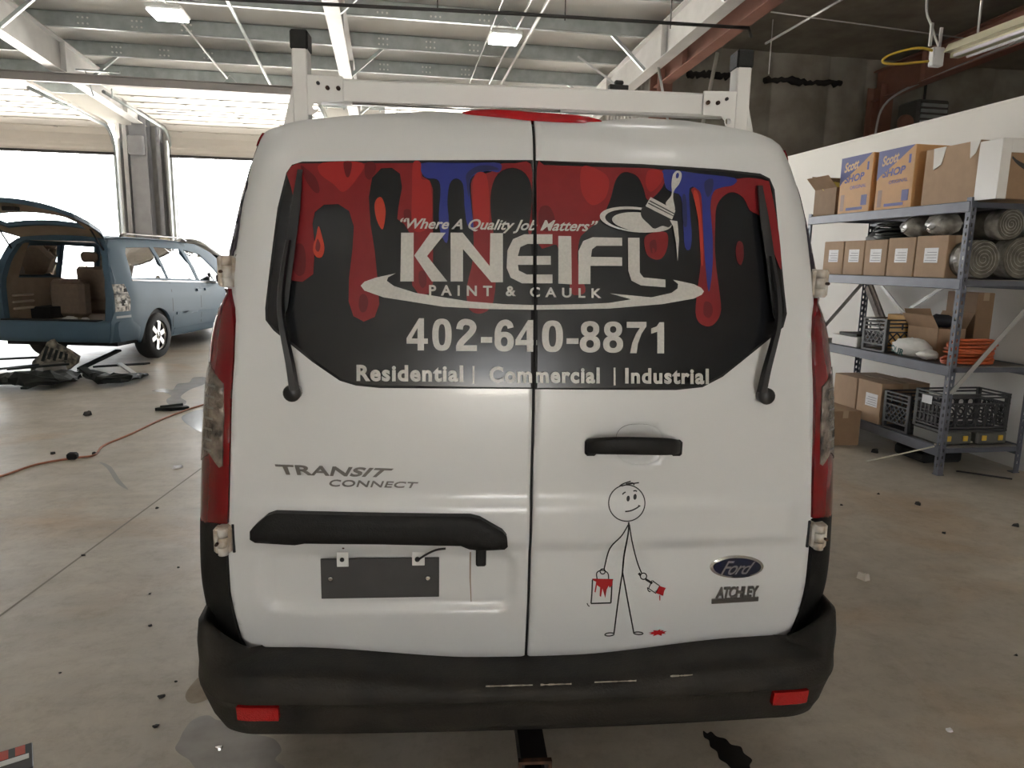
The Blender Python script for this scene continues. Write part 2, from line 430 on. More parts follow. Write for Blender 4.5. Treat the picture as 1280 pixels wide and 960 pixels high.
# rafters
def rafter(x, y0, y1, material, depth=.5, fl=.2, parent=ceiling, zoff=0.0, name='rafter', flmat=None):
    b = MB(); ys = [y0, 14, 10, 6, Y_RIDGE, -2, -6, y1]; ys = [y for y in ys if y1 <= y <= y0]
    c = MB()
    for i in range(len(ys)-1):
        a, d = ys[i], ys[i+1]; za, zd = raft_z(a)+zoff, raft_z(d)+zoff
        b.bar((x, a, za+depth/2), (x, d, zd+depth/2), .012, depth)
        c.bar((x, a, za), (x, d, zd), fl, .016); c.bar((x, a, za+depth), (x, d, zd+depth), fl, .016)
    for y in np.arange(y0-1.2, y1, -2.8): b.bar((x, y, raft_z(y)+zoff), (x, y, raft_z(y)+zoff+depth), fl*.9, .01, (0, 1, 0))
    r = b.build(name, material, parent); c.build('flange', flmat or material, r)
    return r
RX = [-14.9, -10.15, -5.4, -.7, 4.15]
for x in RX: rafter(x, 17.7, Y_B, M_RAFT if x < 4 else M_RAFTW, flmat=M_RAFTW)
rafter(4.62, 12.4, Y_B, M_RED, depth=.55, parent=ceiling_annex)
rafter(8.8, 12.4, Y_B, M_DRED, depth=.5, parent=ceiling_annex)
# flange braces between rafter foot and purlin
for x in RX[1:]:
    for i, y in enumerate(P_Y[1:10]):
        for sgn in ((1,) if x < 4 else (-1,)):
            if i % 2 == (0 if x != -.7 else 1): continue
            MB().bar((x+sgn*.05, y+.03, raft_z(y)+.06), (x+sgn*.62, y+.03, roof_z(y)-.22), .05, .05).build('flange_brace', M_GALV, ceiling)
# conduits, angles and hangers that run with the slope
def run(x0, y0, x1, y1, dz, r, material, name='conduit'):
    pts = [(x0+(x1-x0)*t, y0+(y1-y0)*t, roof_z(y0+(y1-y0)*t)-dz) for t in (0, .25, .5, .75, 1)]
    return MB().tube(pts, r, 6).build(name, material, ceiling)
run(-3.1, 15.4, -3.2, 7, .26, .018, M_STEELW)
run(-2.35, 16.2, -2.2, 9, .25, .03, M_GALV, 'roof_angle')
run(1.95, 16.5, 2.0, 6, .27, .02, M_STEELW)
run(1.55, 16.5, 1.6, 6, .3, .012, M_STEELW)
run(2.2, 16, 2.25, 6, .25, .03, M_ROOF, 'roof_strap')
run(.55, 15.6, .55, 13.9, .6, .035, M_GALV, 'hanging_angle')
# little hanger brackets near the door tracks
for hx in (-4.9, -1.0, -.05):
    b = MB(); y = 13.9; z = raft_z(y)+.12
    b.bar((hx-.35, y, z), (hx+.35, y, z), .03, .03); b.bar((hx-.2, y, z), (hx-.1, y, z-.42), .02, .02); b.bar((hx+.2, y, z), (hx+.2, y, z-.42), .02, .02)
    b.build('track_hanger', M_GALV, ceiling)
# cross beam that carries the door tracks
b = MB(); b.box((X_L, 13.62, 4.29), (3.9, 13.66, 4.44)); b.box((X_L, 13.56, 4.29), (3.9, 13.66, 4.30)); b.box((X_L, 13.56, 4.43), (3.9, 13.66, 4.44))
b.build('track_beam', mat('dull_steel_beam', (.45, .42, .40), .5, var=.1, scale=4), ceiling)
# black gas pipe below the purlins
gp = tag(MB().tube([(-8, 9.6, 4.5), (-1.73, 9.52, 4.5), (1.5, 9.25, 4.5), (4.55, 9.09, 4.5), (4.75, 9.4, 4.5)], .022, 8).build('gas_pipe', M_BLK), 'thin black gas pipe hung below the white roof', 'pipe')
for x in (-1, .6, 2.2, 3.6): MB().tube([(x, 9.35, 4.5), (x, 9.35, roof_z(9.3))], .008, 5).build('pipe_hanger', M_BLK, gp)

# ---- far wall with two open overhead doors
wall_far = thing('wall_far', 'far shop wall with open overhead doors', None); wall_far['kind'] = 'structure'; wall_far.pop('category', None)
DOORS = [(-9.7, -5.95), (-4.82, -1.2), (-14.4, -10.6), (-.1, 2.6)]
b = MB(); b.box((X_L, Y_F, 4.35), (X_MID, Y_F+.15, 5.3)); b.build('wall_header', M_WALLW, wall_far)
edges = sorted([X_L]+[e for d in DOORS for e in d]+[X_MID])   # door_3 is shut, see below
for i in range(0, len(edges), 2):
    MB().box((edges[i], Y_F, 0), (edges[i+1], Y_F+.15, 4.35)).build('wall_pier', M_CORR, wall_far)
M_COLG = mat('grey_column_paint', (.36, .36, .38), .5, var=.12, scale=5)
M_COLD = M_COLG
for x in (-14.9, -10.15, -5.4, -.7):
    b = MB(); b.box((x-.14, 17.4, 0), (x+.14, 17.42, 4.6)); b.box((x-.14, 17.72, 0), (x+.14, 17.74, 4.6)); b.box((x-.008, 17.42, 0), (x+.008, 17.72, 4.6)); b.build('column', M_COLG, wall_far)
# door tracks and jambs either side of the visible column
for xj, sg in ((-5.95, 1), (-4.82, -1), (-9.7, -1), (-1.2, 1)):
    b = MB(); b.box((xj-.05, 17.72, 0), (xj+.05, 17.9, 4.35)); b.box((xj+sg*.05, 17.55, 0), (xj+sg*.09, 17.72, 4.0)); b.build('door_jamb', M_STEELW, wall_far)
    pts = [(xj-sg*.02, 17.55, 0.0), (xj-sg*.02, 17.55, 3.7)]+[(xj-sg*.02, 17.55-.5*(1-cos(t)), 3.7+.5*sin(t)) for t in [pi/2*k/6 for k in range(1, 7)]]+[(xj-sg*.02, 13.8, 4.22)]
    MB().tube(pts, .035, 6).build('door_track', M_GALV, wall_far)
MB().box((-5.62, 17.3, 3.65), (-5.3, 17.5, 4.05), bev=.02).build('door_operator', M_COLD, wall_far)
for dx in (-.42, -.28, .27): MB().box((-5.4+dx, 17.62, 0), (-5.4+dx+.09, 17.86, 4.3)).build('column_strip', M_COLD if dx > -.4 else M_STEELW, wall_far)
for dx in (-.5, .24): MB().box((-5.4+dx, 17.5, .0), (-5.4+dx+.22, 17.6, 1.9), bev=.02).build('column_guard', mat('tan_plywood', (.62, .54, .42), .6, var=.15, scale=3), wall_far)

def overhead_door(n, x0, x1, shut=False):
    d = thing('door_%d' % n, 'raised white sectional overhead door of ribbed panels', None, (0, 0, 0)); d['kind'] = 'structure'
    # path of the door in the (y, z) plane, from the hanging bottom edge up and back under the roof
    path = [(17.5, 3.68)]
    path += [(17.5, 3.9)]+[(17.5-.45*(1-cos(t)), 3.9+.36*sin(t)) for t in [pi/2*k/8 for k in range(1, 9)]]+[(13.7, 4.31)]
    if shut: path = [(17.8, .06), (17.8, 4.45)]
    # resample into sections
    P = np.array(path); seg = np.hypot(*np.diff(P, axis=0).T); cum = np.concatenate([[0], np.cumsum(seg)]); L = cum[-1]
    sec = [0, .22, .55, .95, 1.45, 1.98, 2.5, 3.02, 3.54, L]
    for i in range(len(sec)-1):
        a, c = sec[i]+.008, sec[i+1]-.008; bm_ = MB(); ts = np.linspace(a, c, 5); vs = []
        for t in ts:
            y = np.interp(t, cum, P[:, 0]); z = np.interp(t, cum, P[:, 1]); y2 = np.interp(t+.01, cum, P[:, 0]); z2 = np.interp(t+.01, cum, P[:, 1])
            dv = np.array([y2-y, z2-z]); dv = dv/max(1e-6, np.hypot(*dv)); nn = np.array([-dv[1], dv[0]])
            rib = .012 if t in (ts[1], ts[3]) else 0
            for k in (0, 1):
                o = -.0+rib if k == 0 else -.05
                vs += [(x0+.03, y+nn[0]*o, z+nn[1]*o), (x1-.03, y+nn[0]*o, z+nn[1]*o)]
        fs = []
        for j in range(4):
            q = j*4; fs += [(q, q+1, q+5, q+4), (q+2, q+6, q+7, q+3), (q, q+4, q+6, q+2), (q+1, q+3, q+7, q+5)]
        fs += [(0, 2, 3, 1), (16, 17, 19, 18)]
        bm_.add(vs, fs).build('door_panel', M_DOORP, d)
        # hinges along the joint
        y = np.interp(sec[i+1], cum, P[:, 0]); z = np.interp(sec[i+1], cum, P[:, 1])
        if i < len(sec)-2:
            h = MB()
            for k in range(5):
                xx = x0+.3+(x1-x0-.6)*k/4; h.box((xx-.03, y-.02, z-.03), (xx+.03, y+.02, z-.005))
            h.build('panel_hinges', M_DOORP, d)
            MB().box((x0+.03, y-.012, z-.014), (x1-.03, y+.012, z+.03)).build('panel_joint', M_DOORP, d)
    if shut: return
    for k in range(4):
        xx = x0+.7+(x1-x0-1.4)*k/3; MB().box((xx-.28, 15.28, 4.20), (xx+.28, 15.33, 4.215)).build('door_stiffener', M_COLG, d)
    MB().box((x0, 17.47, 3.63), (x1, 17.53, 3.69)).build('bottom_seal', M_BLK, d)
for i, (x0, x1) in enumerate(DOORS): overhead_door(i+1, x0, x1, i == 2)

# ---- corrugated side wall beyond the annex, and the dark annex walls
wall_corr = thing('wall_corrugated', 'grey ribbed metal siding beside the red steel frame', None); wall_corr['kind'] = 'structure'
poly = []
y = 12.7; k = 0
while y < 17.9:
    poly += [(4.50, y), (4.50, y+.09), (4.46, y+.12), (4.46, y+.19)]; y += .22
vs = [(p[0], p[1], 0) for p in poly]+[(p[0], p[1], 5.2) for p in poly]; n = len(poly)
mk('siding', vs, [(i, n+i, n+i+1, i+1) for i in range(n-1)], M_CORR, wall_corr)
MB().box((4.52, 12.6, 0), (4.58, 17.95, 5.3)).build('siding_backing', M_CORR, wall_corr)
wall_annex = thing('wall_annex', 'dark insulated end wall of the annex', None); wall_annex['kind'] = 'structure'
YA = 12.6
sx = [4.6, 5.3, 6.83, 7.95, 8.7, 9.9, 11.4, 13.0]
for i in range(len(sx)-1):
    for (z0, z1) in ((0, 3.42), (3.45, 5.4)):
        nx, nz = 8, 8; vs = []; rn = random.Random(i*7+int(z0*10))
        for a in range(nx+1):
            for c in range(nz+1):
                u, w = a/nx, c/nz; bul = .09*(1-(2*u-1)**4)*(1-(2*w-1)**4)+rn.uniform(-.008, .008)
                vs.append((sx[i]+.012+(sx[i+1]-sx[i]-.024)*u, YA-bul, z0+(z1-z0)*w))
        mk('insulation_panel', vs, [(a*(nz+1)+c, (a+1)*(nz+1)+c, (a+1)*(nz+1)+c+1, a*(nz+1)+c+1) for a in range(nx) for c in range(nz)], M_DARKINS, wall_annex, True)
MB().box((4.6, YA+.01, 0), (13, YA+.1, 5.4)).build('wall_backing', M_DARKINS, wall_annex)
MB().box((4.6, YA-.09, 3.41), (13, YA-.02, 3.46)).build('wall_girt', M_DRED, wall_annex)
# ragged torn strip at the eave
for (xa, xb) in ((5.15, 6.3), (6.6, 8.1)):
    b = MB(); rn = random.Random(int(xa*10)); pts = [(xa+(xb-xa)*k/24, YA-.16, 4.78+rn.uniform(-.03, .03)) for k in range(25)]
    b.tube(pts, [.05+rn.uniform(-.02, .02) for _ in range(25)], 6); b.build('torn_insulation', mat('torn_black_facing', (.025, .022, .02), .8), wall_annex)
wall_side = struct(MB().box((13, Y_B, 0), (13.15, YA+.1, 5.8)).build('wall_side', M_DARKINS), label='dark insulated outer wall of the annex')
for y in (2.0, 4.4, 6.8, 9.2): MB().box((12.9, y, 0), (13, y+.05, 5.4)).build('wall_girt', M_DRED, wall_side)
# steel columns of the annex frame
for x, m in ((4.62, M_DRED), (8.8, M_DRED)):
    b = MB(); b.box((x-.13, 12.1, 0), (x+.13, 12.12, 4.75)); b.box((x-.13, 12.46, 0), (x+.13, 12.48, 4.75)); b.box((x-.01, 12.1, 0), (x+.01, 12.46, 4.75)); b.build('frame_column', m, wall_annex)
# white partition behind the shelving
partition = struct(MB().box((4.74, -3.0, 0), (4.88, 9.4, 2.79)).build('wall_partition', M_WALLW), label='white half-height partition wall behind the shelving')
MB().box((4.735, -3.0, 2.79), (4.885, 9.4, 2.81)).build('wall_cap', M_WALLW, partition)
# back and left walls (out of view) with open doors
wall_back = thing('wall_back', 'shop wall opposite the overhead doors', None); wall_back['kind'] = 'structure'
OB = [(-1.5, 1.0)]
ed = sorted([X_L]+[e for d in OB for e in d]+[X_R])
for i in range(0, len(ed), 2): MB().box((ed[i], Y_B-.15, 0), (ed[i+1], Y_B, 3.4)).build('wall_pier', M_WALLW, wall_back)
MB().box((X_L, Y_B-.15, 3.4), (X_R, Y_B, 5.9)).build('wall_header', M_WALLW, wall_back)
wall_left = struct(MB().box((X_L-.15, Y_B, 0), (X_L, Y_F, 5.8)).build('wall_left', M_WALLW), label='white side wall of the shop')

# bracing rods by the frame
def brace(p, q, Y, r=.022):
    a = un(*p, 1, Y); c = un(*q, 1, Y); d = (c-a)/(c[2]-a[2]); e = a+d*(0.0-a[2]); t = a+d*(4.62-a[2])
    return MB().tube([tuple(t), tuple(e)], r, 8)
tag(brace((813, 27), (835, 152), 11.3).build('brace_pipe', M_STEELW), 'slanting white steel pipe in front of the ribbed metal siding', 'pipe')
tag(brace((901, 45), (878, 157), 10.6, .03).build('brace_pipe', mat('dull_pipe', (.45, .44, .40), .5)), 'slanting grey steel pipe in front of the dark annex wall', 'pipe')
# black roller bracket at the knee of the white rafter
kb = thing('beam_clamp', 'black clamp bracket under the white painted rafter', 'clamp', tuple(un(773, 108, 1, 11.8)))
MB().box((-.16, -.05, -.06), (.16, .05, .02), bev=.01).build('clamp_body', M_BLK, kb); MB().box((-.07, -.04, .02), (.08, .04, .09), bev=.02).build('clamp_jaw', M_BLK, kb)
MB().bar((0, 0, 0), (-.62, .3, .5), .03, .03).build('clamp_arm', M_STEELW, kb)

# ---- ceiling lamps (a real grid of high-bay panels; every other bay)
M_LENS = mat('lamp_lens', (1.0, .985, .96), .4, emit=LAMP_POWER)
M_LAMPH = mat('lamp_housing', (.8, .8, .78), .4)
def ceiling_lamp(x, y, label, group=None, name='ceiling_light'):
    z = roof_z(y)-.5
    t = thing(name, label, 'lamp', (x, y, z), 0, group)
    MB().box((-.24, -.26, 0), (.24, .26, .07), bev=.02).build('housing', M_LAMPH, t)
    MB().box((-.22, -.24, -.03), (.22, .24, -.001), bev=.01).build('diffuser', M_LENS, t)
    MB().tube([(-.2, 0, .08), (0, 0, .3)], .006, 5).tube([(.2, 0, .08), (0, 0, .3)], .006, 5).build('hanger_wire', M_STEELW, t)
    return t
for x in (-3.05, 1.75):          # the two rows the photograph shows, carried on overhead and behind the camera
    for y in (15.4, 11.4, 7.4, 3.4, -.6, -4.6, -8.6):
        if x == 1.75 and y == 15.4: continue
        if x == 1.75 and y == 11.4: lab = 'small white high-bay lamp beside the black gas pipe'
        elif x == -3.05 and y == 15.4: lab = 'small white high-bay lamp by the raised overhead door'
        elif x == -3.05 and y == 11.4: lab = 'white high-bay lamp over the blue minivan'
        else: lab = 'white high-bay lamp in the rows over the shop'
        ceiling_lamp(x, y, lab, 'high-bay lamps under the white roof', 'ceiling_light' if y > 11 else 'ceiling_light_offscreen')
# unlit twin-tube strip light in the annex
fl = thing('strip_light', 'unlit cream fluorescent strip light with bare tubes in the annex', 'lamp', (6.15, 5.4, 3.85))
MB().prism([(-.14, .0), (.14, .0), (.09, .09), (-.09, .09)], 0, 2.0, 'y').build('reflector', mat('cream_reflector', (.72, .68, .50), .4), fl)
MB().box((-.05, 0, -.05), (.05, 2.0, 0)).build('channel', MATS['cream_reflector'], fl)
for sx_ in (-.08, .08): MB().lathe([(.019, .05), (.019, 1.9)], 10, 'y', (sx_, 0, -.05)).build('tube', mat('unlit_tube', (.70, .66, .72), .3), fl)
for yy in (.3, 1.7): MB().tube([(0, yy, .09), (0, yy, 1.4)], .012, 6).build('drop_rod', M_STEELW, fl)
jb = thing('junction_box', 'white junction box with yellow cable loop by strip light', 'box', (6.02, 7.5, 3.83))
MB().box((-.07, -.03, -.1), (.07, .05, .1), bev=.01).build('box_body', mat('junction_white', (.75, .75, .76), .4), jb)
pts = catmull([(0, 0, .05), (-.25, 0, .08), (-.55, .05, .0), (-.62, .05, -.08), (-.45, 0, -.1), (-.1, 0, -.05)], 5, False)
MB().tube(pts, .014, 6).build('cable_loop', mat('yellow_cable', (.65, .45, .06), .5), jb)
MB().tube(catmull([(.02, 0, .08), (-.1, 0, .3), (-.2, 0, .55), (-.12, 0, 1.3)], 5, False), .012, 6).build('feed_cable', mat('grey_cable', (.55, .55, .52), .5), jb)
MB().bar((-.12, -.02, .1), (-.12, -.02, .34), .03, .02).bar((.0, -.02, .1), (.0, -.02, .3), .03, .02).build('strap', M_STEELW, jb)
# unit heater hanging in the dark corner
uh = thing('unit_heater', 'dark unit heater mounted high by annex frame column', 'heater', (9.0, 11.4, 3.75))
MB().box((-.3, -.25, 0), (.3, .25, .55), bev=.03).build('casing', mat('heater_grey', (.12, .115, .11), .5, metal=.3), uh)
for k in range(5): MB().box((-.24, -.28, .07+k*.09), (.24, -.25, .12+k*.09)).build('louvre', M_GALV, uh)
MB().lathe([(.12, -.3), (.14, -.26), (.14, -.22)], 14, 'y', (-.5, 0, .15)).build('fan_motor', M_DRED, uh); MB().bar((-.5, -.2, .15), (-.25, 0, .2), .06, .06).build('motor_arm', M_DRED, uh)
MB().bar((0, 0, .55), (0, 0, 1.2), .03, .03).build('hanger', M_BLK, uh)
MB().tube(catmull([(8.55, 11.9, 2.6), (8.5, 11.9, 3.8), (8.62, 11.8, 4.4), (8.8, 10.8, 4.62), (8.75, 9.0, 4.7)], 6, False), .02, 6).build('conduit', M_STEELW, wall_annex)
run_c = MB().tube([(4.9, 9.2, 4.75), (8.6, 9.9, 4.85)], .01, 5).build('ceiling_wire', M_STEELW, ceiling_annex)
MB().tube([(5.75, 8.0, 4.9), (5.6, 10.6, 4.8)], .018, 6).build('conduit', M_STEELW, ceiling_annex)
MB().tube([(5.15, 9.6, 4.8), (5.15, 9.6, 4.1)], .006, 5).build('hanging_wire', M_STEELW, ceiling_annex)
# ================================================================== WHITE CARGO VAN
VAN_ROT = -radians(9.8-4.64)
_c, _s = cos(VAN_ROT), sin(VAN_ROT)
VAN_ORG = (.202*_c-1.773*_s, .202*_s+1.773*_c, 0.0)
van = thing('cargo_van', 'white cargo van with painting company graphics and ladder rack', 'van', VAN_ORG, VAN_ROT)
V_AX = cam_axes(radians(4.64), CAM_PITCH, CAM_ROLL); V_POS = np.array([-.202, -1.773, 1.5])
W_TAB = [(.3, .86), (.55, .89), (.65, .896), (.76, .892), (.9, .882), (1.1, .862), (1.3, .838), (1.5, .80), (1.67, .765), (1.82, .722), (1.92, .68)]
P_TAB = [(.3, .05), (.42, .03), (.6, .002), (1.1, .0), (1.2, .004), (1.3, .018), (1.45, .045), (1.6, .075), (1.74, .11), (1.8, .132), (1.84, .155), (1.88, .20), (1.9, .24), (1.92, .32)]
_zz = np.linspace(.2, 2, 181)
def smooth_tab(tab, w=9):
    y = np.interp(_zz, [t[0] for t in tab], [t[1] for t in tab]); yp = np.pad(y, w//2, mode='edge'); return np.convolve(yp, np.ones(w)/w, 'valid')
_Ws, _Ps = smooth_tab(W_TAB), smooth_tab(P_TAB, 7)
def vW(z): return float(np.interp(z, _zz, _Ws))
def vP(z): return float(np.interp(z, _zz, _Ps))
V_R, V_K = .12, .05
def relief(s, z):
    """stamped shapes of the doors: swage, number-plate recess, handle dish (positive = inwards)"""
    a = abs(s); e = 1-smst(.70, .80, a)
    r = 0.0
    bul = smst(.735, .775, z)*(1-smst(.855, .90, z)); r -= .013*bul*e
    r += .006*smst(.98, 1.02, z)*(1-smst(1.13, 1.17, z))*e*0
    # plate recess on one door
    cx, cz, hx, hz, rad = -.372, .655, .335, .085, .05
    dx, dz = abs(s-cx)-hx+rad, abs(z-cz)-hz+rad
    sd = sqrt(max(dx, 0)**2+max(dz, 0)**2)+min(max(dx, dz), 0)-rad
    r += .016*(1-smst(-.022, .012, sd))
    # dish behind the handle
    return r
def v_ys(x, z):
    a = min(abs(x), vW(z)-1e-4); xc = vW(z)-V_R; y = vP(z)+V_K*min(a, xc)**2+relief(x, z)
    if a > xc: y += V_R-sqrt(max(0, V_R**2-(a-xc)**2))
    return y
def VS(s, z, off=0.0):
    """surface of the van: s = distance from the centre line around the corner, z = height"""
    sg = 1 if s >= 0 else -1; a = abs(s); W = vW(z); xc = W-V_R; y0 = vP(z)
    if a <= xc: return (sg*a, y0+V_K*a*a+relief(s, z)-off, z)
    yb = y0+V_K*xc*xc
    if a <= xc+V_R*pi/2:
        t = (a-xc)/V_R; return (sg*(xc+(V_R+off)*sin(t)), yb+V_R-(V_R+off)*cos(t)+relief(s, z), z)
    return (sg*(W+off), yb+V_R+(a-xc-V_R*pi/2), z)
def vpx(u, v, off=0.0):
    """photo pixel -> (s, z) on the van's surface"""
    d = V_AX[0]*F_PX+V_AX[1]*(u-640)+V_AX[2]*(v-480); y = .05
    for _ in range(24):
        p = V_POS+d*((y-V_POS[1])/d[1]); y += .6*(v_ys(p[0], p[2])-off-y)
    x, z = p[0], p[2]; W = vW(z); xc = W-V_R; a = abs(x)
    if a > xc: a = xc+V_R*math.asin(min(.9999, (a-xc)/V_R))
    return (a if x >= 0 else -a, z)
def vpl(pts, off=0.0): return [vpx(u, v, off) for u, v in pts]
def mirror(L): return [(-s, z) for s, z in reversed(L)]

M_VAN = mat('white_van_paint', (.685, .69, .69), .3, var=.03, scale=2, coat=.3)
M_PLB = mat('black_textured_plastic', (.013, .0125, .012), .55, spec=.25, var=.25, scale=60, bump=.12, bscale=220)
M_BUMP = mat('weathered_bumper_plastic', (.034, .029, .023), .62, spec=.28, col2=(.017, .0155, .0135), scale=9, bump=.15, bscale=150)
M_BUMPD = mat('dark_bumper_plastic', (.009, .009, .009), .6, spec=.2, var=.2, scale=20)
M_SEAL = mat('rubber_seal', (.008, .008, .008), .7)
M_REDL = mat('red_tail_lens', (.20, .004, .007), .12, coat=.6, var=.35, scale=7)
M_REDR = mat('red_reflector', (.42, .012, .012), .25, bump=.3, bscale=260)
M_CLR = mat('clear_lamp_lens', (.36, .30, .25), .12, metal=.35, col2=(.05, .042, .038), scale=26, bump=.4, bscale=60, coat=.5)
M_PILL = mat('gloss_black_pillar', (.035, .03, .04), .12, coat=.3)
M_CHR = mat('chrome', (.62, .61, .59), .18, metal=1.0)
M_CHRD = mat('dull_chrome', (.19, .18, .17), .32, metal=.75)
M_GLAS = mat('film_covered_glass', (.008, .009, .011), .22, spec=.4, var=.3, scale=40)
M_TYRE = mat('tyre_rubber', (.02, .02, .02), .75, bump=.3, bscale=60)
M_RACK = mat('white_rack_paint', (.71, .70, .68), .35, var=.04, scale=6)
M_RUST = mat('rusty_steel', (.10, .045, .022), .8, col2=(.03, .018, .012), scale=25, bump=.3)

# ---- body shell: side panels wrap round the rear corners
Z_ROWS = list(np.linspace(.30, 1.80, 31))
def top_f(y): return interp(y, [(0, 1), (2.9, 1), (3.2, .93), (3.9, .56), (4.4, .46), (4.5, .40)])
for sg in (-1, 1):
    a_list = list(np.linspace(.62, 1.0, 24))+[1.1, 1.3, 1.6, 2.0, 2.5, 3.0, 3.4, 3.8, 4.1, 4.4, 4.8, 5.1, 5.3]
    vs = []
    for a in a_list:
        for z in Z_ROWS:
            x, y, zz = VS(sg*a, z, -.012); f = top_f(y)
            nar = 1-.18*smst(3.8, 4.6, y)
            vs.append((x*nar, y, .3+(zz-.3)*f))
    nz = len(Z_ROWS)
    fs = [(i*nz+j, (i+1)*nz+j, (i+1)*nz+j+1, i*nz+j+1) for i in range(len(a_list)-1) for j in range(nz-1)]
    if sg < 0: fs = [tuple(reversed(f)) for f in fs]
    mk('side_panel', vs, fs, M_VAN, van, True)
# roof, windscreen, bonnet
def roof_h(x): return interp(abs(x), [(0, 1.868), (.27, 1.868), (.47, 1.852), (.60, 1.835), (.66, 1.82), (.70, 1.80), (.722, 1.775)])
xs = [-.722, -.70, -.66, -.60, -.47, -.36, -.27, -.13, 0, .13, .27, .36, .47, .60, .66, .70, .722]
ys = [.24, .3, .4, .6, 1.0, 1.5, 2.0, 2.5, 2.9]
vs = [(x*interp(y, [(0, 1), (2.9, 1), (3.9, 1.1), (4.5, .98)]), y, roof_h(x)+(.012*smst(.24, .6, y))) for y in ys for x in xs]
n = len(xs); mk('roof', vs, [(i*n+j, i*n+j+1, (i+1)*n+j+1, (i+1)*n+j) for i in range(len(ys)-1) for j in range(n-1)], M_VAN, van, True)
ys2 = [2.9, 3.2, 3.55, 3.9]
vs = [(x*interp(y, [(2.9, 1), (3.9, 1.12)]), y, .3+(roof_h(x)+.012-.3)*interp(y, [(2.9, 1), (3.2, .93), (3.9, .56)])) for y in ys2 for x in xs]
mk('windscreen', vs, [(i*n+j, i*n+j+1, (i+1)*n+j+1, (i+1)*n+j) for i in range(len(ys2)-1) for j in range(n-1)], M_GLAS, van, True)
ys3 = [3.9, 4.2, 4.45, 4.55]
vs = [(x*interp(y, [(3.9, 1.12), (4.55, .95)]), y, .3+(roof_h(x)+.012-.3)*interp(y, [(3.9, .56), (4.4, .46), (4.5, .38), (4.55, .2)])) for y in ys3 for x in xs]
mk('bonnet', vs, [(i*n+j, i*n+j+1, (i+1)*n+j+1, (i+1)*n+j) for i in range(len(ys3)-1) for j in range(n-1)], M_VAN, van, True)
MB().box((-.82, .12, .27), (.82, 4.4, .34)).build('underbody', mat('underbody_black', (.012, .012, .012), .8), van)
MB().box((-.72, 4.38, .28), (.72, 4.55, .62), bev=.05).build('front_bumper', M_BUMP, van)
# front door glass on each side
for sg in (-1, 1):
    L = [(2.75, 1.1), (3.5, 1.1), (3.35, 1.35), (2.95, 1.62), (2.75, 1.64)]
    patch('side_window', [L], lambda a, b, o, sg=sg: (sg*(vW(b)-.008+o), a, b), .0, M_GLAS, van, .1, flip=(sg < 0))
# wheels
def wheel(parent, loc, r=.33, w=.21, side=1, spokes=5, material=None):
    t = MB().lathe([(r*.66, -w/2), (r*.93, -w/2), (r, -w*.3), (r, w*.3), (r*.93, w/2), (r*.66, w/2)], 32, 'x', loc, cap=False)
    t.lathe([(r*.66, -w/2), (r*.64, 0), (r*.66, w/2)], 32, 'x', loc, cap=False)
    o = t.build('wheel', M_TYRE, parent)
    m = MB(); x0 = loc[0]+side*w*.36
    m.lathe([(r*.66, -.02*side), (r*.62, .012*side), (r*.58, -.02*side)], 32, 'x', (x0, loc[1], loc[2]), cap=False)
    m.lathe([(.001, .01*side), (r*.16, .01*side), (r*.18, -.03*side)], 16, 'x', (x0, loc[1], loc[2]), cap=False)
    for k in range(spokes):
        a = 2*pi*k/spokes+.3
        m.bar((x0-.005*side, loc[1]+cos(a)*r*.1, loc[2]+sin(a)*r*.1), (x0-.005*side, loc[1]+cos(a)*r*.62, loc[2]+sin(a)*r*.62), r*.2, .025, (1, 0, 0))
    m.build('rim', material or M_CHRD, o)
    MB().lathe([(.001, -.0), (r*.62, -.0)], 24, 'x', (loc[0]+side*w*.1, loc[1], loc[2]), cap=False).build('brake_disc', mat('brake_steel', (.12, .115, .11), .5, metal=.5), o)  # dark disc put in for the shaded brake space behind the spokes
    return o
for sg in (-1, 1):
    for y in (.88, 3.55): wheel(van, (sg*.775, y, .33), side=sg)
    for y in (.88, 3.55):
        patch('wheel_arch', [[(y+.4*cos(t), .31+max(-.01, .41*sin(t))) for t in np.linspace(0, pi, 20)]], lambda a, b, o, sg=sg: (sg*(vW(max(b, .3))-.008+o), a, b), .003, M_PLB, van, .1, flip=(sg < 0))

# black frame behind the doors so that the shut lines read dark
patch('door_frame', [[(-.79, .40), (.79, .40), (.80, .9), (.74, 1.5), (.63, 1.82), (.4, 1.855), (-.4, 1.855), (-.63, 1.82), (-.74, 1.5), (-.80, .9)]], VS, -.022, M_SEAL, van, .06)

# ---- doors
LD_PX = [(665.5, 150), (600, 143), (540, 138.5), (440, 143.5), (375, 150), (345, 158), (327, 168), (319, 182), (308, 230), (298, 280), (290, 323), (291, 365), (293, 400), (291.5, 450), (288.5, 500), (287, 560), (286, 620), (284, 690), (287, 740), (293, 770), (301, 798), (309, 811), (324, 818), (400, 822), (520, 825), (659.5, 826.5)]
RD_PX = [(663, 826.5), (740, 823), (800, 818.5), (880, 812), (940, 806), (974, 800), (989, 791), (1000, 765), (1008, 730), (1012, 690), (1015, 648), (1016, 600), (1016.5, 560), (1016, 500), (1014, 430), (1015, 400), (1019, 372), (1015.5, 340), (1009, 290), (1000.5, 235), (994, 203), (984, 186), (960, 170.5), (910, 158), (860, 150.5), (800, 146.5), (752, 150.5), (669, 150)]
def tidy(L, seam=None):
    return L
left_loop = vpl(LD_PX); right_loop = vpl(RD_PX)
left_loop = [(-.005, left_loop[0][1])]+left_loop[1:-1]+[(-.005, left_loop[-1][1])]
right_loop = [(.003, right_loop[0][1])]+right_loop[1:-1]+[(.003, right_loop[-1][1])]
SEAM = -.001
door_l = patch('rear_door', [left_loop], VS, 0.0, M_VAN, van, .0125, skirt=.03, roll=.006, rollw=.008, exact=True)
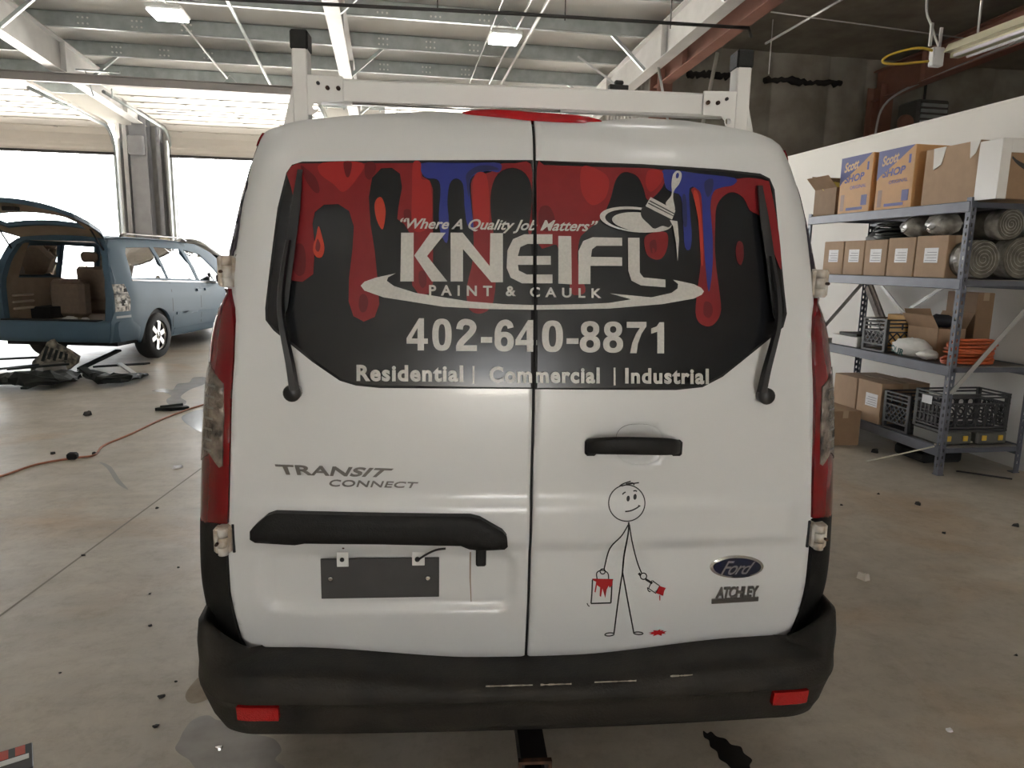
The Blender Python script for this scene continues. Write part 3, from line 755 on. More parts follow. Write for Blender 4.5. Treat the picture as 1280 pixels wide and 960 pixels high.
DISH = vpl([(799+29.5*math.copysign(abs(cos(t))**.7, cos(t)), 555.5+25*math.copysign(abs(sin(t))**.8, sin(t))) for t in np.linspace(0, 2*pi, 41)[:-1]])
door_r = patch('rear_door', [right_loop, DISH], VS, 0.0, M_VAN, van, .0125, skirt=.03, roll=.006, rollw=.008, exact=True)
door_l['label'] = 'rear door with number plate bracket'; door_r['label'] = 'rear door with black handle and stick figure'

DC = np.mean(np.array(DISH), 0); DR = np.ptp(np.array(DISH), 0)/2
def dish_s(a, b, o):
    q = min(1.0, (abs((a-DC[0])/DR[0])**2.6+abs((b-DC[1])/DR[1])**2.6)**(1/2.6)); return VS(a, b, o-.003-.015*(1-smst(.5, 1.0, q)))
patch('handle_dish', [DISH], dish_s, .0, M_VAN, door_r, .006, exact=True)
GL_PX = [(666, 200), (500, 200.5), (378, 202), (365, 206), (358, 216), (347, 260), (338, 330), (331.5, 385), (332, 400), (342, 413), (390, 452), (425, 476), (445, 482), (475, 485), (666, 486)]
GR_PX = [(668.5, 486.5), (845, 487.5), (878, 484), (903, 471), (960, 425), (979, 409), (983.5, 392), (980, 360), (973, 290), (968, 237), (962, 223), (950, 217), (900, 211.5), (800, 205), (668.5, 200.5)]
gl = vpl(GL_PX); gr = vpl(GR_PX)
def inset(L, d):
    c = np.mean(np.array(L), 0); out = []
    n = len(L)
    for i in range(n):
        a, b, c2 = np.array(L[i-1]), np.array(L[i]), np.array(L[(i+1) % n])
        t = (c2-a)/np.linalg.norm(c2-a); nn = np.array([-t[1], t[0]])
        if (np.mean(np.array(L), 0)-b)@nn < 0: nn = -nn
        out.append(tuple(b+nn*d))
    return out
for L, dr in ((gl, door_l), (gr, door_r)):
    patch('window_seal', [L], VS, .0012, M_SEAL, dr, .04, skirt=.002)
    Li = inset(L, .007); e = max if dr is door_l else min
    patch('rear_window', [Li], VS, .0030, M_GLAS, dr, .02, skirt=.0025, exact=True)

# ---- flat print: every graphic is thin film lying on the glass / paint, cut where the two doors meet
def film(name, loops, off, material, g=.03, px=True, only=None):
    Ls = [vpl(L) for L in loops] if px else loops
    V, fs, _ = triangulate(Ls, g)
    put_film(name, V, fs, off, material, only)
def put_film(name, V, fs, off, material, only=None, depth=0.0):
    verts = [VS(p[0], p[1], off) for p in V]
    for side, dr in ((-1, door_l), (1, door_r)):
        me = bpy.data.meshes.new(name); me.from_pydata([tuple(map(float, v)) for v in verts], [], fs); me.update()
        bm = bmesh.new(); bm.from_mesh(me)
        if any(v.co.x*side < .006 for v in bm.verts):
            bmesh.ops.bisect_plane(bm, geom=bm.verts[:]+bm.edges[:]+bm.faces[:], plane_co=(SEAM+side*.0035, 0, 0), plane_no=(side, 0, 0), clear_inner=True)
        if not bm.faces: bm.free(); bpy.data.meshes.remove(me); continue
        if depth:
            ret = bmesh.ops.extrude_face_region(bm, geom=bm.faces[:])
            for v in ret['geom']:
                if isinstance(v, bmesh.types.BMVert): v.co.y -= depth
        bmesh.ops.recalc_face_normals(bm, faces=bm.faces)
        if not depth:
            for f in bm.faces:
                if f.normal.y > 0: f.normal_flip()
        bm.to_mesh(me); bm.free(); me.materials.append(material)
        link(bpy.data.objects.new(name, me), dr)
def lettering(name, body, quad, off, material, bold=0.0, shear=0.0, spacing=1.0, depth=0.0):
    """quad = photo pixels of TL, TR, BL, BR of the word's box"""
    V, fs = text_mesh(body, bold, shear, spacing); TL, TR, BL, BR = [np.array(q, float) for q in quad]
    out = []
    for p in V:
        top = TL+(TR-TL)*p[0]; bot = BL+(BR-BL)*p[0]; q = bot+(top-bot)*p[1]; out.append(vpx(*q))
    put_film(name, np.array(out), fs, off, material, depth=depth)
def stroke(pts, w=1.7):
    pts = [np.array(p, float) for p in pts]; Lf, Rt = [], []
    for i, p in enumerate(pts):
        d = pts[min(i+1, len(pts)-1)]-pts[max(i-1, 0)]; d = d/max(1e-6, np.hypot(*d)); n = np.array([-d[1], d[0]])*w/2
        Lf.append(tuple(p+n)); Rt.append(tuple(p-n))
    return Lf+Rt[::-1]

R1 = mat('print_red', (.22, .014, .017), .35, spec=.3, var=.08, scale=30)
R2 = mat('print_maroon', (.12, .008, .011), .35, spec=.3)
R3 = mat('print_orange_red', (.42, .04, .02), .35, spec=.3)
R4 = mat('print_bright_red', (.33, .02, .019), .35, spec=.3)
BL_ = mat('print_blue', (.018, .028, .22), .3, var=.1, scale=30)
BLD = mat('print_dark_blue', (.010, .014, .075), .3)
BKP = mat('print_black', (.012, .012, .013), .3)
WHP = mat('print_white', (.56, .545, .51), .35, var=.12, scale=160)
def zl(pts): return [(320+x/3, 180+y/3) for x, y in pts]
def zr(pts): return [(660+x/3, 180+y/3) for x, y in pts]
def sm(pts, n=5): return catmull(pts, n)
# red drips, one pane
A = zl([(116, 112), (134, 84), (156, 74), (620, 72), (624, 122), (652, 138), (664, 170), (664, 320), (664, 520), (648, 562), (612, 566), (586, 530), (580, 340), (556, 300), (530, 282), (534, 240), (548, 162), (540, 112), (510, 90), (470, 92), (436, 128), (424, 200), (430, 300), (446, 400), (456, 500), (463, 600), (446, 648), (405, 666), (366, 645), (348, 590), (350, 500), (362, 400), (368, 310), (350, 252), (310, 226), (256, 228), (222, 256), (213, 300), (222, 380), (216, 488), (176, 517), (136, 512), (118, 470), (124, 330), (148, 230), (132, 160)])
film('drip_graphic', [A], .0042, R1)
film('drip_graphic', [sm(zl([(912, 76), (970, 73), (1030, 76), (1034, 200), (1034, 328), (1020, 330), (1030, 262), (1034, 172), (1010, 112), (960, 90), (908, 112), (882, 172), (880, 252), (890, 335), (900, 450), (890, 590), (850, 634), (800, 620), (790, 540), (815, 420), (812, 260), (806, 150), (830, 118), (880, 106)]), 3)], .0042, R1)
film('drip_graphic', [sm(zl([(620, 73), (622, 108), (640, 128), (680, 134), (692, 170), (686, 262), (692, 332), (716, 372), (724, 300), (718, 220), (726, 152), (750, 130), (776, 152), (782, 232), (792, 302), (815, 322), (808, 240), (800, 152), (820, 116), (870, 102), (912, 106), (914, 73), (820, 72), (720, 72)]), 3)], .0047, BL_)
film('drip_graphic', [sm(zl([(790, 112), (830, 84), (880, 82), (910, 96), (870, 100), (820, 112), (800, 140), (798, 200), (790, 150)]))], .0051, BLD)
for pts, m in (([(168, 84), (188, 92), (226, 128), (240, 176), (222, 182), (190, 140)], R2), ([(414, 72), (446, 72), (450, 100), (430, 134), (412, 124), (408, 96)], R2), ([(150, 382), (176, 378), (188, 420), (184, 480), (160, 494), (140, 460)], R2),
               ([(392, 568), (410, 564), (422, 590), (414, 624), (396, 630), (386, 604)], R2), ([(612, 480), (634, 478), (640, 520), (626, 540), (612, 520)], R2), ([(555, 250), (580, 250), (580, 300), (560, 290)], R2), ([(330, 70), (360, 70), (352, 120), (338, 120)], R2),
               ([(456, 204), (474, 204), (487, 250), (480, 310), (470, 318), (452, 280), (445, 230)], R3), ([(236, 308), (250, 350), (258, 392), (248, 424), (226, 422), (215, 392), (226, 350)], R3), ([(232, 356), (243, 380), (236, 404), (224, 392)], R2),
               ([(250, 72), (400, 72), (380, 130), (330, 180), (290, 150), (240, 110)], R4), ([(590, 72), (618, 72), (620, 130), (655, 150), (655, 300), (590, 320), (586, 160)], R4), ([(815, 130), (860, 112), (874, 200), (870, 300), (822, 300)], R4)):
    film('drip_graphic', [sm(zl(pts))], .0050, m, .05)
# red drips, other pane
film('drip_graphic', [sm(zr([(34, 84), (60, 80), (120, 82), (300, 88), (508, 98), (508, 150), (480, 190), (446, 210), (432, 170), (412, 126), (380, 108), (350, 110), (326, 140), (310, 200), (286, 258), (262, 290), (216, 328), (192, 360), (186, 450), (214, 540), (200, 564), (162, 560), (150, 500), (112, 390), (96, 378), (34, 370)]), 3)], .0042, R1)
film('drip_graphic', [sm(zr([(772, 132), (830, 127), (890, 138), (906, 160), (938, 330), (948, 468), (928, 430), (890, 330), (868, 272), (830, 250), (806, 204), (770, 182), (736, 192), (706, 232), (700, 300), (700, 420), (714, 540), (722, 620), (706, 664), (676, 684), (640, 670), (626, 630), (634, 540), (645, 450), (640, 350), (634, 262), (616, 192), (612, 168), (660, 150), (700, 140)]), 3)], .0042, R1)
film('drip_graphic', [sm(zr([(510, 96), (640, 112), (772, 128), (768, 154), (722, 164), (692, 182), (682, 240), (690, 350), (690, 450), (680, 542), (672, 542), (662, 440), (655, 330), (650, 222), (640, 176), (604, 166), (606, 260), (612, 340), (606, 394), (586, 386), (580, 300), (572, 200), (540, 182), (516, 166), (508, 130)]), 3)], .0048, BL_)
for pts, m in (([(662, 140), (690, 132), (690, 170), (672, 200), (660, 170)], BLD), ([(576, 200), (590, 200), (594, 300), (580, 300)], BLD), ([(436, 350), (480, 330), (520, 336), (520, 390), (500, 428), (470, 432), (442, 410)], R1), ([(455, 370), (476, 360), (480, 400), (460, 408)], R2), ([(784, 366), (802, 372), (806, 420), (796, 454), (782, 440), (776, 400)], R2),
               ([(660, 592), (684, 598), (690, 630), (676, 652), (656, 636)], R2), ([(45, 240), (80, 236), (100, 290), (70, 330), (40, 300)], R2), ([(200, 90), (250, 92), (300, 130), (290, 200), (240, 230), (200, 180)], R4), ([(618, 185), (636, 190), (650, 300), (655, 440), (646, 440), (638, 300)], R3), ([(450, 100), (500, 104), (500, 140), (460, 180), (440, 150)], R4)):
    film('drip_graphic', [sm(zr(pts))], .0052, m, .05)

O1 = .0085
# company name
film('name_lettering', [zl([(545, 333), (592, 333), (592, 515), (542, 515)])], O1, WHP, .05)
film('name_lettering', [zl([(594, 418), (655, 333), (712, 333), (642, 420), (718, 515), (660, 515)])], O1, WHP, .05)
film('name_lettering', [zl([(730, 333), (775, 333), (876, 458), (878, 335), (925, 335), (925, 518), (882, 518), (776, 394), (776, 515), (730, 515)])], O1, WHP, .05)
film('name_lettering', [[(666, 293), (655, 293), (641, 299), (634, 313), (633, 335), (638, 347), (652, 354), (665.6, 354), (665.6, 343), (658, 343), (648, 338), (647, 331), (665.8, 331), (665.8, 320), (647, 320), (650, 309), (659, 305), (666, 305)]], O1, WHP, .05)
for (xe, ya, yb) in ((690, 293, 305), (688, 320, 331), (690, 343, 354)): film('name_lettering', [[(668.6, ya), (xe, ya), (xe, yb), (668.6, yb)]], O1, WHP, .05)
film('name_lettering', [zr([(112, 345), (160, 346), (162, 526), (112, 523)])], O1, WHP, .05)
film('name_lettering', [zr([(350, 352), (240, 350), (205, 364), (187, 402), (187, 525), (232, 525), (232, 457), (350, 457), (350, 425), (234, 423), (238, 395), (255, 382), (350, 382)])], O1, WHP, .05)
film('name_lettering', [zr([(372, 352), (415, 352), (416, 482), (430, 500), (512, 508), (512, 537), (420, 530), (385, 512), (373, 475)])], O1, WHP, .05)
lettering('slogan_lettering', '\u201cWhere A Quality Job Matters\u201d', [(501, 272.5), (747, 276), (499, 289.5), (743, 293.5)], O1, WHP, .022, .25)
lettering('trade_lettering', 'PAINT', [(536.5, 356), (615, 357), (536.5, 369), (615, 370)], O1, WHP, .025, 0, 1.75)
lettering('trade_lettering', '&', [(632, 357.5), (644.5, 357.5), (632, 370), (644.5, 370)], O1, WHP, .03)
lettering('trade_lettering', 'CAULK', [(662, 358.5), (751, 360.5), (662, 371), (751, 372.5)], O1, WHP, .025, 0, 1.75)
def sup(cx, cy, rx, ry, p=2.6, n=36): return [(cx+rx*math.copysign(abs(cos(t))**(2/p), cos(t)), cy+ry*math.copysign(abs(sin(t))**(2/p), sin(t))) for t in [2*pi*k/n for k in range(n)]]
DIG = {'0': [[sup(.3, .5, .3, .5), sup(.3, .5, .105, .33)]],
 '8': [[sup(.3, .745, .27, .255, 2.3), sup(.3, .745, .095, .105, 2.2)], [sup(.3, .275, .30, .275, 2.3), sup(.3, .275, .11, .125, 2.2)]],
 '4': [[[(.35, 1), (.49, 1), (.49, .37), (.6, .37), (.6, .21), (.49, .21), (.49, 0), (.31, 0), (.31, .21), (0, .21), (0, .38)], [(.31, .37), (.14, .37), (.31, .70)]]],
 '7': [[[(0, 1), (.6, 1), (.6, .86), (.45, .62), (.34, .3), (.30, 0), (.10, 0), (.16, .32), (.28, .62), (.40, .81), (0, .81)]]],
 '1': [[[(.30, 0), (.52, 0), (.52, 1), (.37, 1), (.28, .87), (.10, .80), (.10, .63), (.30, .70)]]],
 '-': [[[(0, .27), (.6, .27), (.6, .45), (0, .45)]]],
 '2': [[stroke(catmull([(.10, .68), (.13, .82), (.21, .90), (.31, .91), (.43, .87), (.49, .77), (.47, .65), (.38, .52), (.24, .37), (.13, .23), (.09, .09)], 4, False), .19)], [[(0, 0), (.6, 0), (.6, .18), (0, .18)]]],
 '6': [[sup(.3, .31, .3, .31, 2.3), sup(.3, .31, .105, .145, 2.2)], [stroke(catmull([(.50, .74), (.46, .86), (.34, .91), (.21, .86), (.12, .70), (.096, .5), (.10, .31)], 4, False), .19)]]}
for ch, xa, xb in (('4', 508.5, 535), ('0', 540.5, 564.5), ('2', 570, 596), ('-', 601, 615), ('6', 618, 642), ('4', 644, 671), ('0', 677, 703), ('-', 707.5, 722.5), ('8', 724, 749.5), ('8', 753, 778), ('7', 782.5, 807), ('1', 809, 832)):
    for loops in DIG[ch]:
        film('phone_lettering', [[(xa+(xb-xa)*q[0]/.6, (437.5+.0125*(xa-509))-q[1]*(40-.004*(xa-509))) for q in L] for L in loops], O1, WHP, .05)
for w, x0, x1, y0, y1, dy in (('Residential', 446.5, 579, 455, 475.5, 1.0), ('Commercial', 611.5, 748.5, 457, 477.5, 1.0), ('Industrial', 780, 884, 459, 478.5, 1.0)):
    lettering('service_lettering', w, [(x0, y0), (x1, y0+dy), (x0, y1), (x1, y1+dy)], O1+.004, WHP, .038, 0, 1.12)
film('service_lettering', [[(590.5, 457), (593, 457), (593, 479), (590.5, 479)]], O1, WHP)
film('service_lettering', [[(766, 459), (768.5, 459), (768.5, 481), (766, 481)]], O1, WHP)
# swoosh
SW_o = [(495, 341.5), (470, 347), (456, 352), (451.5, 357), (456, 363), (480, 371.5), (553, 383), (610, 386), (667, 387), (760, 385.5), (826, 380), (866, 373), (876, 368), (878.5, 364), (875, 359.5), (866, 355), (840, 349.5)]
SW_i = [(846.5, 355), (845.5, 360.5), (838, 366), (813, 371.5), (761.5, 366.5), (788, 374), (760, 378.5), (726, 380), (671, 381.2), (630, 380), (586, 376.5), (520, 366), (493, 357.5), (484, 351), (485.5, 346.5)]
film('swoosh_graphic', [SW_o+SW_i], O1, WHP, .03)
# paint can lid, brush and drip
ti = radians(6)
film('brush_graphic', [zr(ellipse((400, 284), 134, 47, ti, 40)), zr(ellipse((408, 287), 122, 40, ti, 40))], O1, WHP, .05)
film('brush_graphic', [zr(ellipse((424, 294), 112, 36, ti, 36))], O1, WHP, .05)
film('brush_graphic', [sm(zr([(432, 236), (480, 256), (536, 284), (526, 312), (500, 308), (470, 318), (448, 300), (424, 276), (420, 254)]))], O1+.0006, BKP, .05)
film('brush_graphic', [zr([(456, 200), (549, 250), (536, 284), (437, 234)])], O1+.0012, WHP, .05)
film('brush_graphic', [zr([(453, 212), (546, 261), (545, 265), (451, 216)])], O1+.0018, BKP, .05)
film('brush_graphic', [zr([(448, 221), (543, 270), (542, 273), (446, 225)])], O1+.0018, BKP, .05)
film('brush_graphic', [sm(zr([(512, 226), (534, 192), (534, 150), (540, 116), (554, 102), (568, 106), (572, 124), (562, 152), (544, 176), (540, 204), (546, 248)])), zr(ellipse((556, 120), 6, 11, .2, 12))], O1+.0012, WHP, .05)
film('brush_graphic', [zr([(528, 286), (556, 290), (562, 360), (557, 440), (551, 372), (540, 310)])], O1+.0012, WHP, .05)

# ---- stick figure on the paint
BKI = mat('vinyl_black', (.012, .012, .012), .4); RDI = mat('vinyl_red', (.42, .006, .010), .35); WHI = mat('vinyl_white', (.74, .735, .72), .35)
def zs(pts): return [(660+x/2.8225, 500+y/2.8225) for x, y in pts]
OF = .0016
def ink(pts, w=1.6, curve=True, closed=False):
    L = zs(pts)
    if curve and len(L) > 2: L = catmull(L, 6, closed)
    if closed: L = L+[L[0]]
    film('figure_print', [stroke(L, w)], OF, BKI, .05)
hd = zs(ellipse((348, 363), 66, 66, 0, 48)); hi_ = zs(ellipse((348, 363), 62, 62, 0, 48))
film('figure_print', [hd, hi_], OF, BKI, .05)
for c in ((353, 347), (377, 341)): film('figure_print', [zs(ellipse(c, 6, 10.5, .1, 14))], OF, BKI)
ink([(333, 333), (337, 328), (344, 324)]); ink([(371, 321), (378, 319), (384, 322)])
ink([(342, 393), (362, 390), (382, 381), (394, 372)], 1.8); ink([(388, 371), (396, 374)], 1.5)
ink([(322, 304), (335, 295), (362, 286)]); ink([(330, 303), (352, 297), (391, 291)]); ink([(345, 296), (368, 292), (374, 300)])
ink([(355, 430), (353, 470), (339, 545), (333, 606)], 2.0)
ink([(333, 606), (318, 705), (303, 822)], 1.8); ink([(333, 606), (351, 705), (373, 822)], 1.8)
ink(ellipse((287, 826), 16, 5.5, -.08, 12), 1.5, True, True); ink(ellipse((389, 822), 16, 4.5, .05, 12), 1.5, True, True)
ink([(355, 436), (330, 478), (288, 524), (268, 596)]); ink([(357, 438), (367, 500), (384, 568), (400, 610)])
ink(ellipse((263, 604), 9, 9, 0, 12), 1.4, True, True); ink(ellipse((407, 621), 11, 11, 0, 12), 1.4, True, True)
ink([(227, 634), (225, 680), (222, 716)], 1.8); ink([(296, 634), (294, 680), (292, 715)], 1.8); ink([(221, 717), (292, 715)], 1.8, False); ink([(243, 630), (243, 608), (262, 600), (281, 610), (284, 630)], 1.4); ink([(208, 716), (212, 724), (217, 727)], 1.2); ink([(226, 632), (300, 633)], 1.6, False)
film('figure_print', [zs([(228, 629), (299, 631), (296, 652), (288, 662), (284, 654), (277, 668), (272, 698), (267, 680), (262, 664), (257, 694), (252, 690), (254, 660), (243, 652), (238, 678), (234, 676), (240, 640), (230, 636)])], OF+.0005, RDI, .05)
ink([(414, 631), (438, 646)], 2.8, False); ink([(390, 610), (397, 618)], 3.0, False); ink([(437, 636), (464, 655), (450, 681), (425, 664), (437, 636)], 1.5, False); ink([(421, 660), (424, 672), (432, 676)], 1.2)
film('figure_print', [zs([(463, 655), (486, 662), (480, 672), (476, 690), (451, 680)])], OF+.0005, RDI, .05)
film('figure_print', [zs([(462, 688), (466, 688), (466, 706), (463, 706)])], OF+.0005, RDI, .05)
film('figure_print', [zs([(424, 820), (444, 816), (440, 811), (456, 813), (464, 808), (466, 813), (478, 811), (474, 816), (489, 814), (480, 820), (486, 824), (472, 823), (470, 831), (458, 826), (440, 832), (444, 825), (426, 826), (436, 822)])], OF+.0005, RDI, .05)

# ---- badges
lettering('model_badge', 'TRANSIT', [(344, 580), (492, 585.5), (351, 592.5), (478, 596)], .001, M_CHRD, .02, .0, 1.0, depth=.005)
lettering('model_badge', 'CONNECT', [(413, 599), (523, 602.5), (411, 607.5), (519, 609.5)], .001, M_CHRD, .012, .0, 1.05, depth=.004)
ov = ellipse((920.5, 708), 33.5, 14, radians(-1), 40)
film_bad = vpl(ov); patch('oval_badge', [film_bad], VS, .007, M_CHR, door_r, .02, skirt=.007, roll=.004, rollw=.006)
patch('oval_badge_face', [vpl(ellipse((920.5, 708), 29.5, 11.3, radians(-1), 40))], VS, .0078, mat('badge_navy', (.006, .012, .045), .12, coat=.6), door_r, .02, skirt=.002)
lettering('badge_script', 'Ford', [(903, 699.5), (943, 700.5), (899, 717.5), (937, 716)], .0084, M_CHR, .01, .4, .86)
lettering('dealer_badge', 'ATCHLEY', [(896, 733.5), (948, 731.5), (894, 747.5), (947, 745.5)], .001, M_CHRD, .03, .1, .9, depth=.005)
patch('dealer_badge_bar', [vpl([(889.5, 748.5), (947.5, 745.5), (947, 750.5), (889, 754)])], VS, .005, M_CHRD, door_r, .03, skirt=.005)

# ---- black trim over the number plate, camera, plate bracket
TR_PX = [(346, 637.5), (420, 639.5), (500, 641), (588, 642), (600, 645), (628, 661), (633, 667), (634, 679), (630, 682.5), (600, 684), (586, 682), (576, 678), (480, 676), (383, 675), (371, 677), (322, 674), (315.5, 670), (315.5, 660), (322, 653), (336, 641)]
patch('plate_trim', [vpl(TR_PX)], VS, .034, M_PLB, door_l, .015, skirt=.04, roll=.009, rollw=.010)
def vbox(name, u0, v0, u1, v1, d0, d1, material, parent, bev=.002):
    (s0, z1), (s1, z0) = vpx(u0, v0), vpx(u1, v1); p = VS((s0+s1)/2, (z0+z1)/2)
    return MB().box((min(s0, s1), p[1]-d1, min(z0, z1)), (max(s0, s1), p[1]-d0, max(z0, z1)), bev=bev).build(name, material, parent)
vbox('reversing_camera', 595, 681, 607, 701, .0, .03, M_PLB, door_l, .004)
(s0, z1), (s1, z0) = vpx(402, 695.5), vpx(549, 744.5); yb = min(VS((s0+s1)/2, z0)[1], VS((s0+s1)/2, z1)[1])-.006
pb = MB(); pb.box((s0, yb-.005, z0), (s1, yb, z1), bev=.001)
pb.build('plate_bracket', mat('charcoal_plate', (.048, .046, .045), .55, var=.15, scale=15), door_l)
for (a, b_, c, d) in ((421, 689, 437, 705), (515, 690, 531, 705)): 
    (q0, w1), (q1, w0) = vpx(a, b_), vpx(c, d)
    MB().box((q0, yb-.0075, w0), (q1, yb-.004, w1), bev=.001).build('bracket_tab', WHI, door_l)
for (u, v, r, m) in ((429, 696, .006, M_BLK), (522, 697, .007, M_BLK), (415, 719.5, .007, M_CHR), (535, 720.5, .007, M_CHR), (429, 685, .004, M_RUST)):
    s_, z_ = vpx(u, v); MB().lathe([(r, -.0), (r, -.004), (r*.6, -.006)], 10, 'y', (s_, yb-.006, z_)).build('plate_screw', m, door_l)
pts = []
for u, v, o in ((522, 697, .02), (532, 690, .02), (545, 683, .024), (557, 680, .03)):
    s_, z_ = vpx(u, v); p = VS(s_, z_, o); pts.append(p)
MB().tube(catmull(pts, 4, False), .003, 6).build('plate_cable', M_BLK, door_l)
film('drip_streak', [[(587, 690), (589, 690), (588.6, 725), (589.5, 752), (588.4, 752), (586.8, 722)]], .0008, mat('rust_streak', (.30, .24, .19), .7), .03)
# ---- handle
hp = []
for u, v, o in ((733, 558, .012), (745, 557.5, .036), (770, 557, .046), (800, 557.5, .048), (825, 558, .044), (842, 558.5, .032), (849, 559, .012)):
    s_, z_ = vpx(u, v, o); hp.append((s_, V_K*s_**2-o, z_))
hb = MB(); rings = []
hpc = catmull(hp, 4, False); vs = []
for i, p in enumerate(hpc):
    t = i/(len(hpc)-1); hh = .0235*(1-.35*abs(2*t-1)**3); dd = .011
    for k in range(12):
        a = 2*pi*k/12; ca, sa = cos(a), sin(a)
        vs.append((p[0], p[1]-dd*(abs(ca)**.6)*(1 if ca > 0 else -1), p[2]+hh*(abs(sa)**.6)*(1 if sa > 0 else -1)))
n = len(hpc); hb.add(vs, [(i*12+k, i*12+(k+1) % 12, (i+1)*12+(k+1) % 12, (i+1)*12+k) for i in range(n-1) for k in range(12)], True)
hb.add(vs[:12], [tuple(range(12))]); hb.add(vs[-12:], [tuple(range(12))])
hb.build('door_handle', M_PLB, door_r)
for (a, b_) in ((731, 744), (838, 850)): vbox('handle_foot', a, 549, b_, 568, .0, .02, M_PLB, door_r, .005)
# ---- wipers
M_WIP = mat('wiper_black', (.013, .013, .014), .38)
def wiper(dr, piv, arm, blade, off):
    s_, z_ = vpx(*piv); p = VS(s_, z_)
    MB().lathe([(.021, -.005), (.022, -.03), (.018, -.036), (.001, -.037)], 18, 'y', (p[0], p[1], p[2])).build('wiper_pivot', M_WIP, dr)
    pts = []
    for (u, v, o) in arm: q = vpx(u, v, o); pts.append(VS(q[0], q[1], o))
    pts = catmull(pts, 4, False); k = len(pts); m = MB(); vs = []
    for i, q in enumerate(pts):
        t = i/(k-1); w = .013*(1-.5*t); d = .010*(1-.4*t)
        vs += [(q[0]-w, q[1]+d*.6, q[2]), (q[0]-w*.6, q[1]-d, q[2]), (q[0]+w*.6, q[1]-d, q[2]), (q[0]+w, q[1]+d*.6, q[2])]
    m.add(vs, [(i*4+j, i*4+(j+1) % 4, i*4+4+(j+1) % 4, i*4+4+j) for i in range(k-1) for j in range(4)]+[(3, 2, 1, 0), (k*4-4, k*4-3, k*4-2, k*4-1)])
    m.build('wiper_arm', M_WIP, dr)
    bp_ = []
    for (u, v, o) in blade: q = vpx(u, v, o); bp_.append(VS(q[0], q[1], o))
    bp_ = catmull(bp_, 5, False); k = len(bp_); vs = []; m = MB()
    for i, q in enumerate(bp_):
        t = i/(k-1); w = .006+.006*smst(0, .3, t)*(1-smst(.85, 1, t))
        vs += [(q[0]-w, q[1]-.006, q[2]), (q[0]+w, q[1]-.006, q[2]), (q[0]+w*.5, q[1]+.012, q[2]), (q[0]-w*.5, q[1]+.012, q[2])]
    m.add(vs, [(i*4+j, i*4+(j+1) % 4, i*4+4+(j+1) % 4, i*4+4+j) for i in range(k-1) for j in range(4)]+[(3, 2, 1, 0), (k*4-4, k*4-3, k*4-2, k*4-1)])
    m.build('wiper_blade', M_WIP, dr)
wiper(door_l, (368, 489), [(367, 487, .035), (362, 455, .045), (355, 420, .05), (350, 385, .05), (352, 350, .045), (360, 300, .035)], [(375.5, 212, .018), (370, 260, .02), (362, 320, .022), (356, 370, .022), (352.5, 394, .02)], 0)
wiper(door_r, (953, 493), [(953, 490, .035), (959, 462, .045), (967, 432, .05), (973, 405, .05), (973, 370, .045), (965, 320, .035)], [(949.5, 232, .018), (955, 275, .02), (963, 330, .022), (969, 380, .022), (973, 402, .02)], 0)

# ---- high-mounted brake lamp
bl = vpl([(578, 141), (620, 145), (666, 149.5), (720, 152), (752, 151.5)]); tp = [(s_, z_+.014-.012*abs((i-2)/2)**2) for i, (s_, z_) in enumerate(bl)]
bl = catmull(bl, 5, False); N = len(bl); vs = []
for i, (s_, z_) in enumerate(bl):
    q = VS(s_, z_, .004); hgt = .021*(1-abs(2*i/(N-1)-1)**3)+.002
    vs += [(q[0], q[1], q[2]-.004), (q[0], q[1]+.004, q[2]+hgt*.7), (q[0], q[1]+.016, q[2]+hgt), (q[0], q[1]+.09, q[2]+hgt*.9), (q[0], q[1]+.09, q[2]-.03)]
MB().add(vs, [(i*5+j, i*5+j+1, i*5+6+j, i*5+5+j) for i in range(N-1) for j in range(4)]+[(0, 1, 2, 3, 4), tuple(range(N*5-1, N*5-6, -1))], True).build('brake_lamp', mat('brake_lens', (.40, .006, .010), .15, coat=.5), van)

# ---- tail lamps, pillars, corner cladding (mirrored pairs)
TL_in = [(284, 361), (289.5, 385), (291.5, 410), (290.3, 450), (287.5, 500), (286, 560), (285, 620), (283.5, 655)]
tli = vpl(TL_in)
def wrap_z(z, extra): return -(vW(z)-V_R+V_R*pi/2+extra)
tl_out = [(wrap_z(.775, -.06), .775), (wrap_z(.83, .0), .83), (wrap_z(.95, .05), .95), (wrap_z(1.15, .05), 1.15), (wrap_z(1.3, .0), 1.3), (wrap_z(1.405, -.09), 1.405)]
tl_loop = tli+[vpx(276, 655)]+tl_out+[vpx(279, 360)]
clear_loop = vpl([(281, 479), (281.5, 520), (279.5, 582), (276, 584), (264, 566)])+[(wrap_z(.965, -.045), .965), (wrap_z(1.0, -.03), 1.0), (wrap_z(1.12, -.03), 1.12), (wrap_z(1.2, -.05), 1.2)]+vpl([(264, 452)])
pil_loop = vpl([(318, 186), (308, 232), (298, 282), (290.5, 322)])+vpl([(281, 322)])+[(wrap_z(1.50, -.045), 1.50), (wrap_z(1.65, -.02), 1.65), (wrap_z(1.75, -.02), 1.75)]+[(wrap_z(1.79, -.03), 1.79)]
cap_loop = vpl([(325, 170), (319, 184)])+[(wrap_z(1.79, -.02), 1.79), (wrap_z(1.82, -.06), 1.82)]
clad_loop = vpl([(283, 658), (283.5, 690), (286.5, 742), (292.5, 771), (300.5, 799), (308, 812)])+[(-.74, .41), (wrap_z(.41, .0), .41), (wrap_z(.41, .25), .41), (wrap_z(.60, .22), .60), (wrap_z(.72, .0), .72), (wrap_z(.80, -.02), .80)]+[vpx(272, 654)]
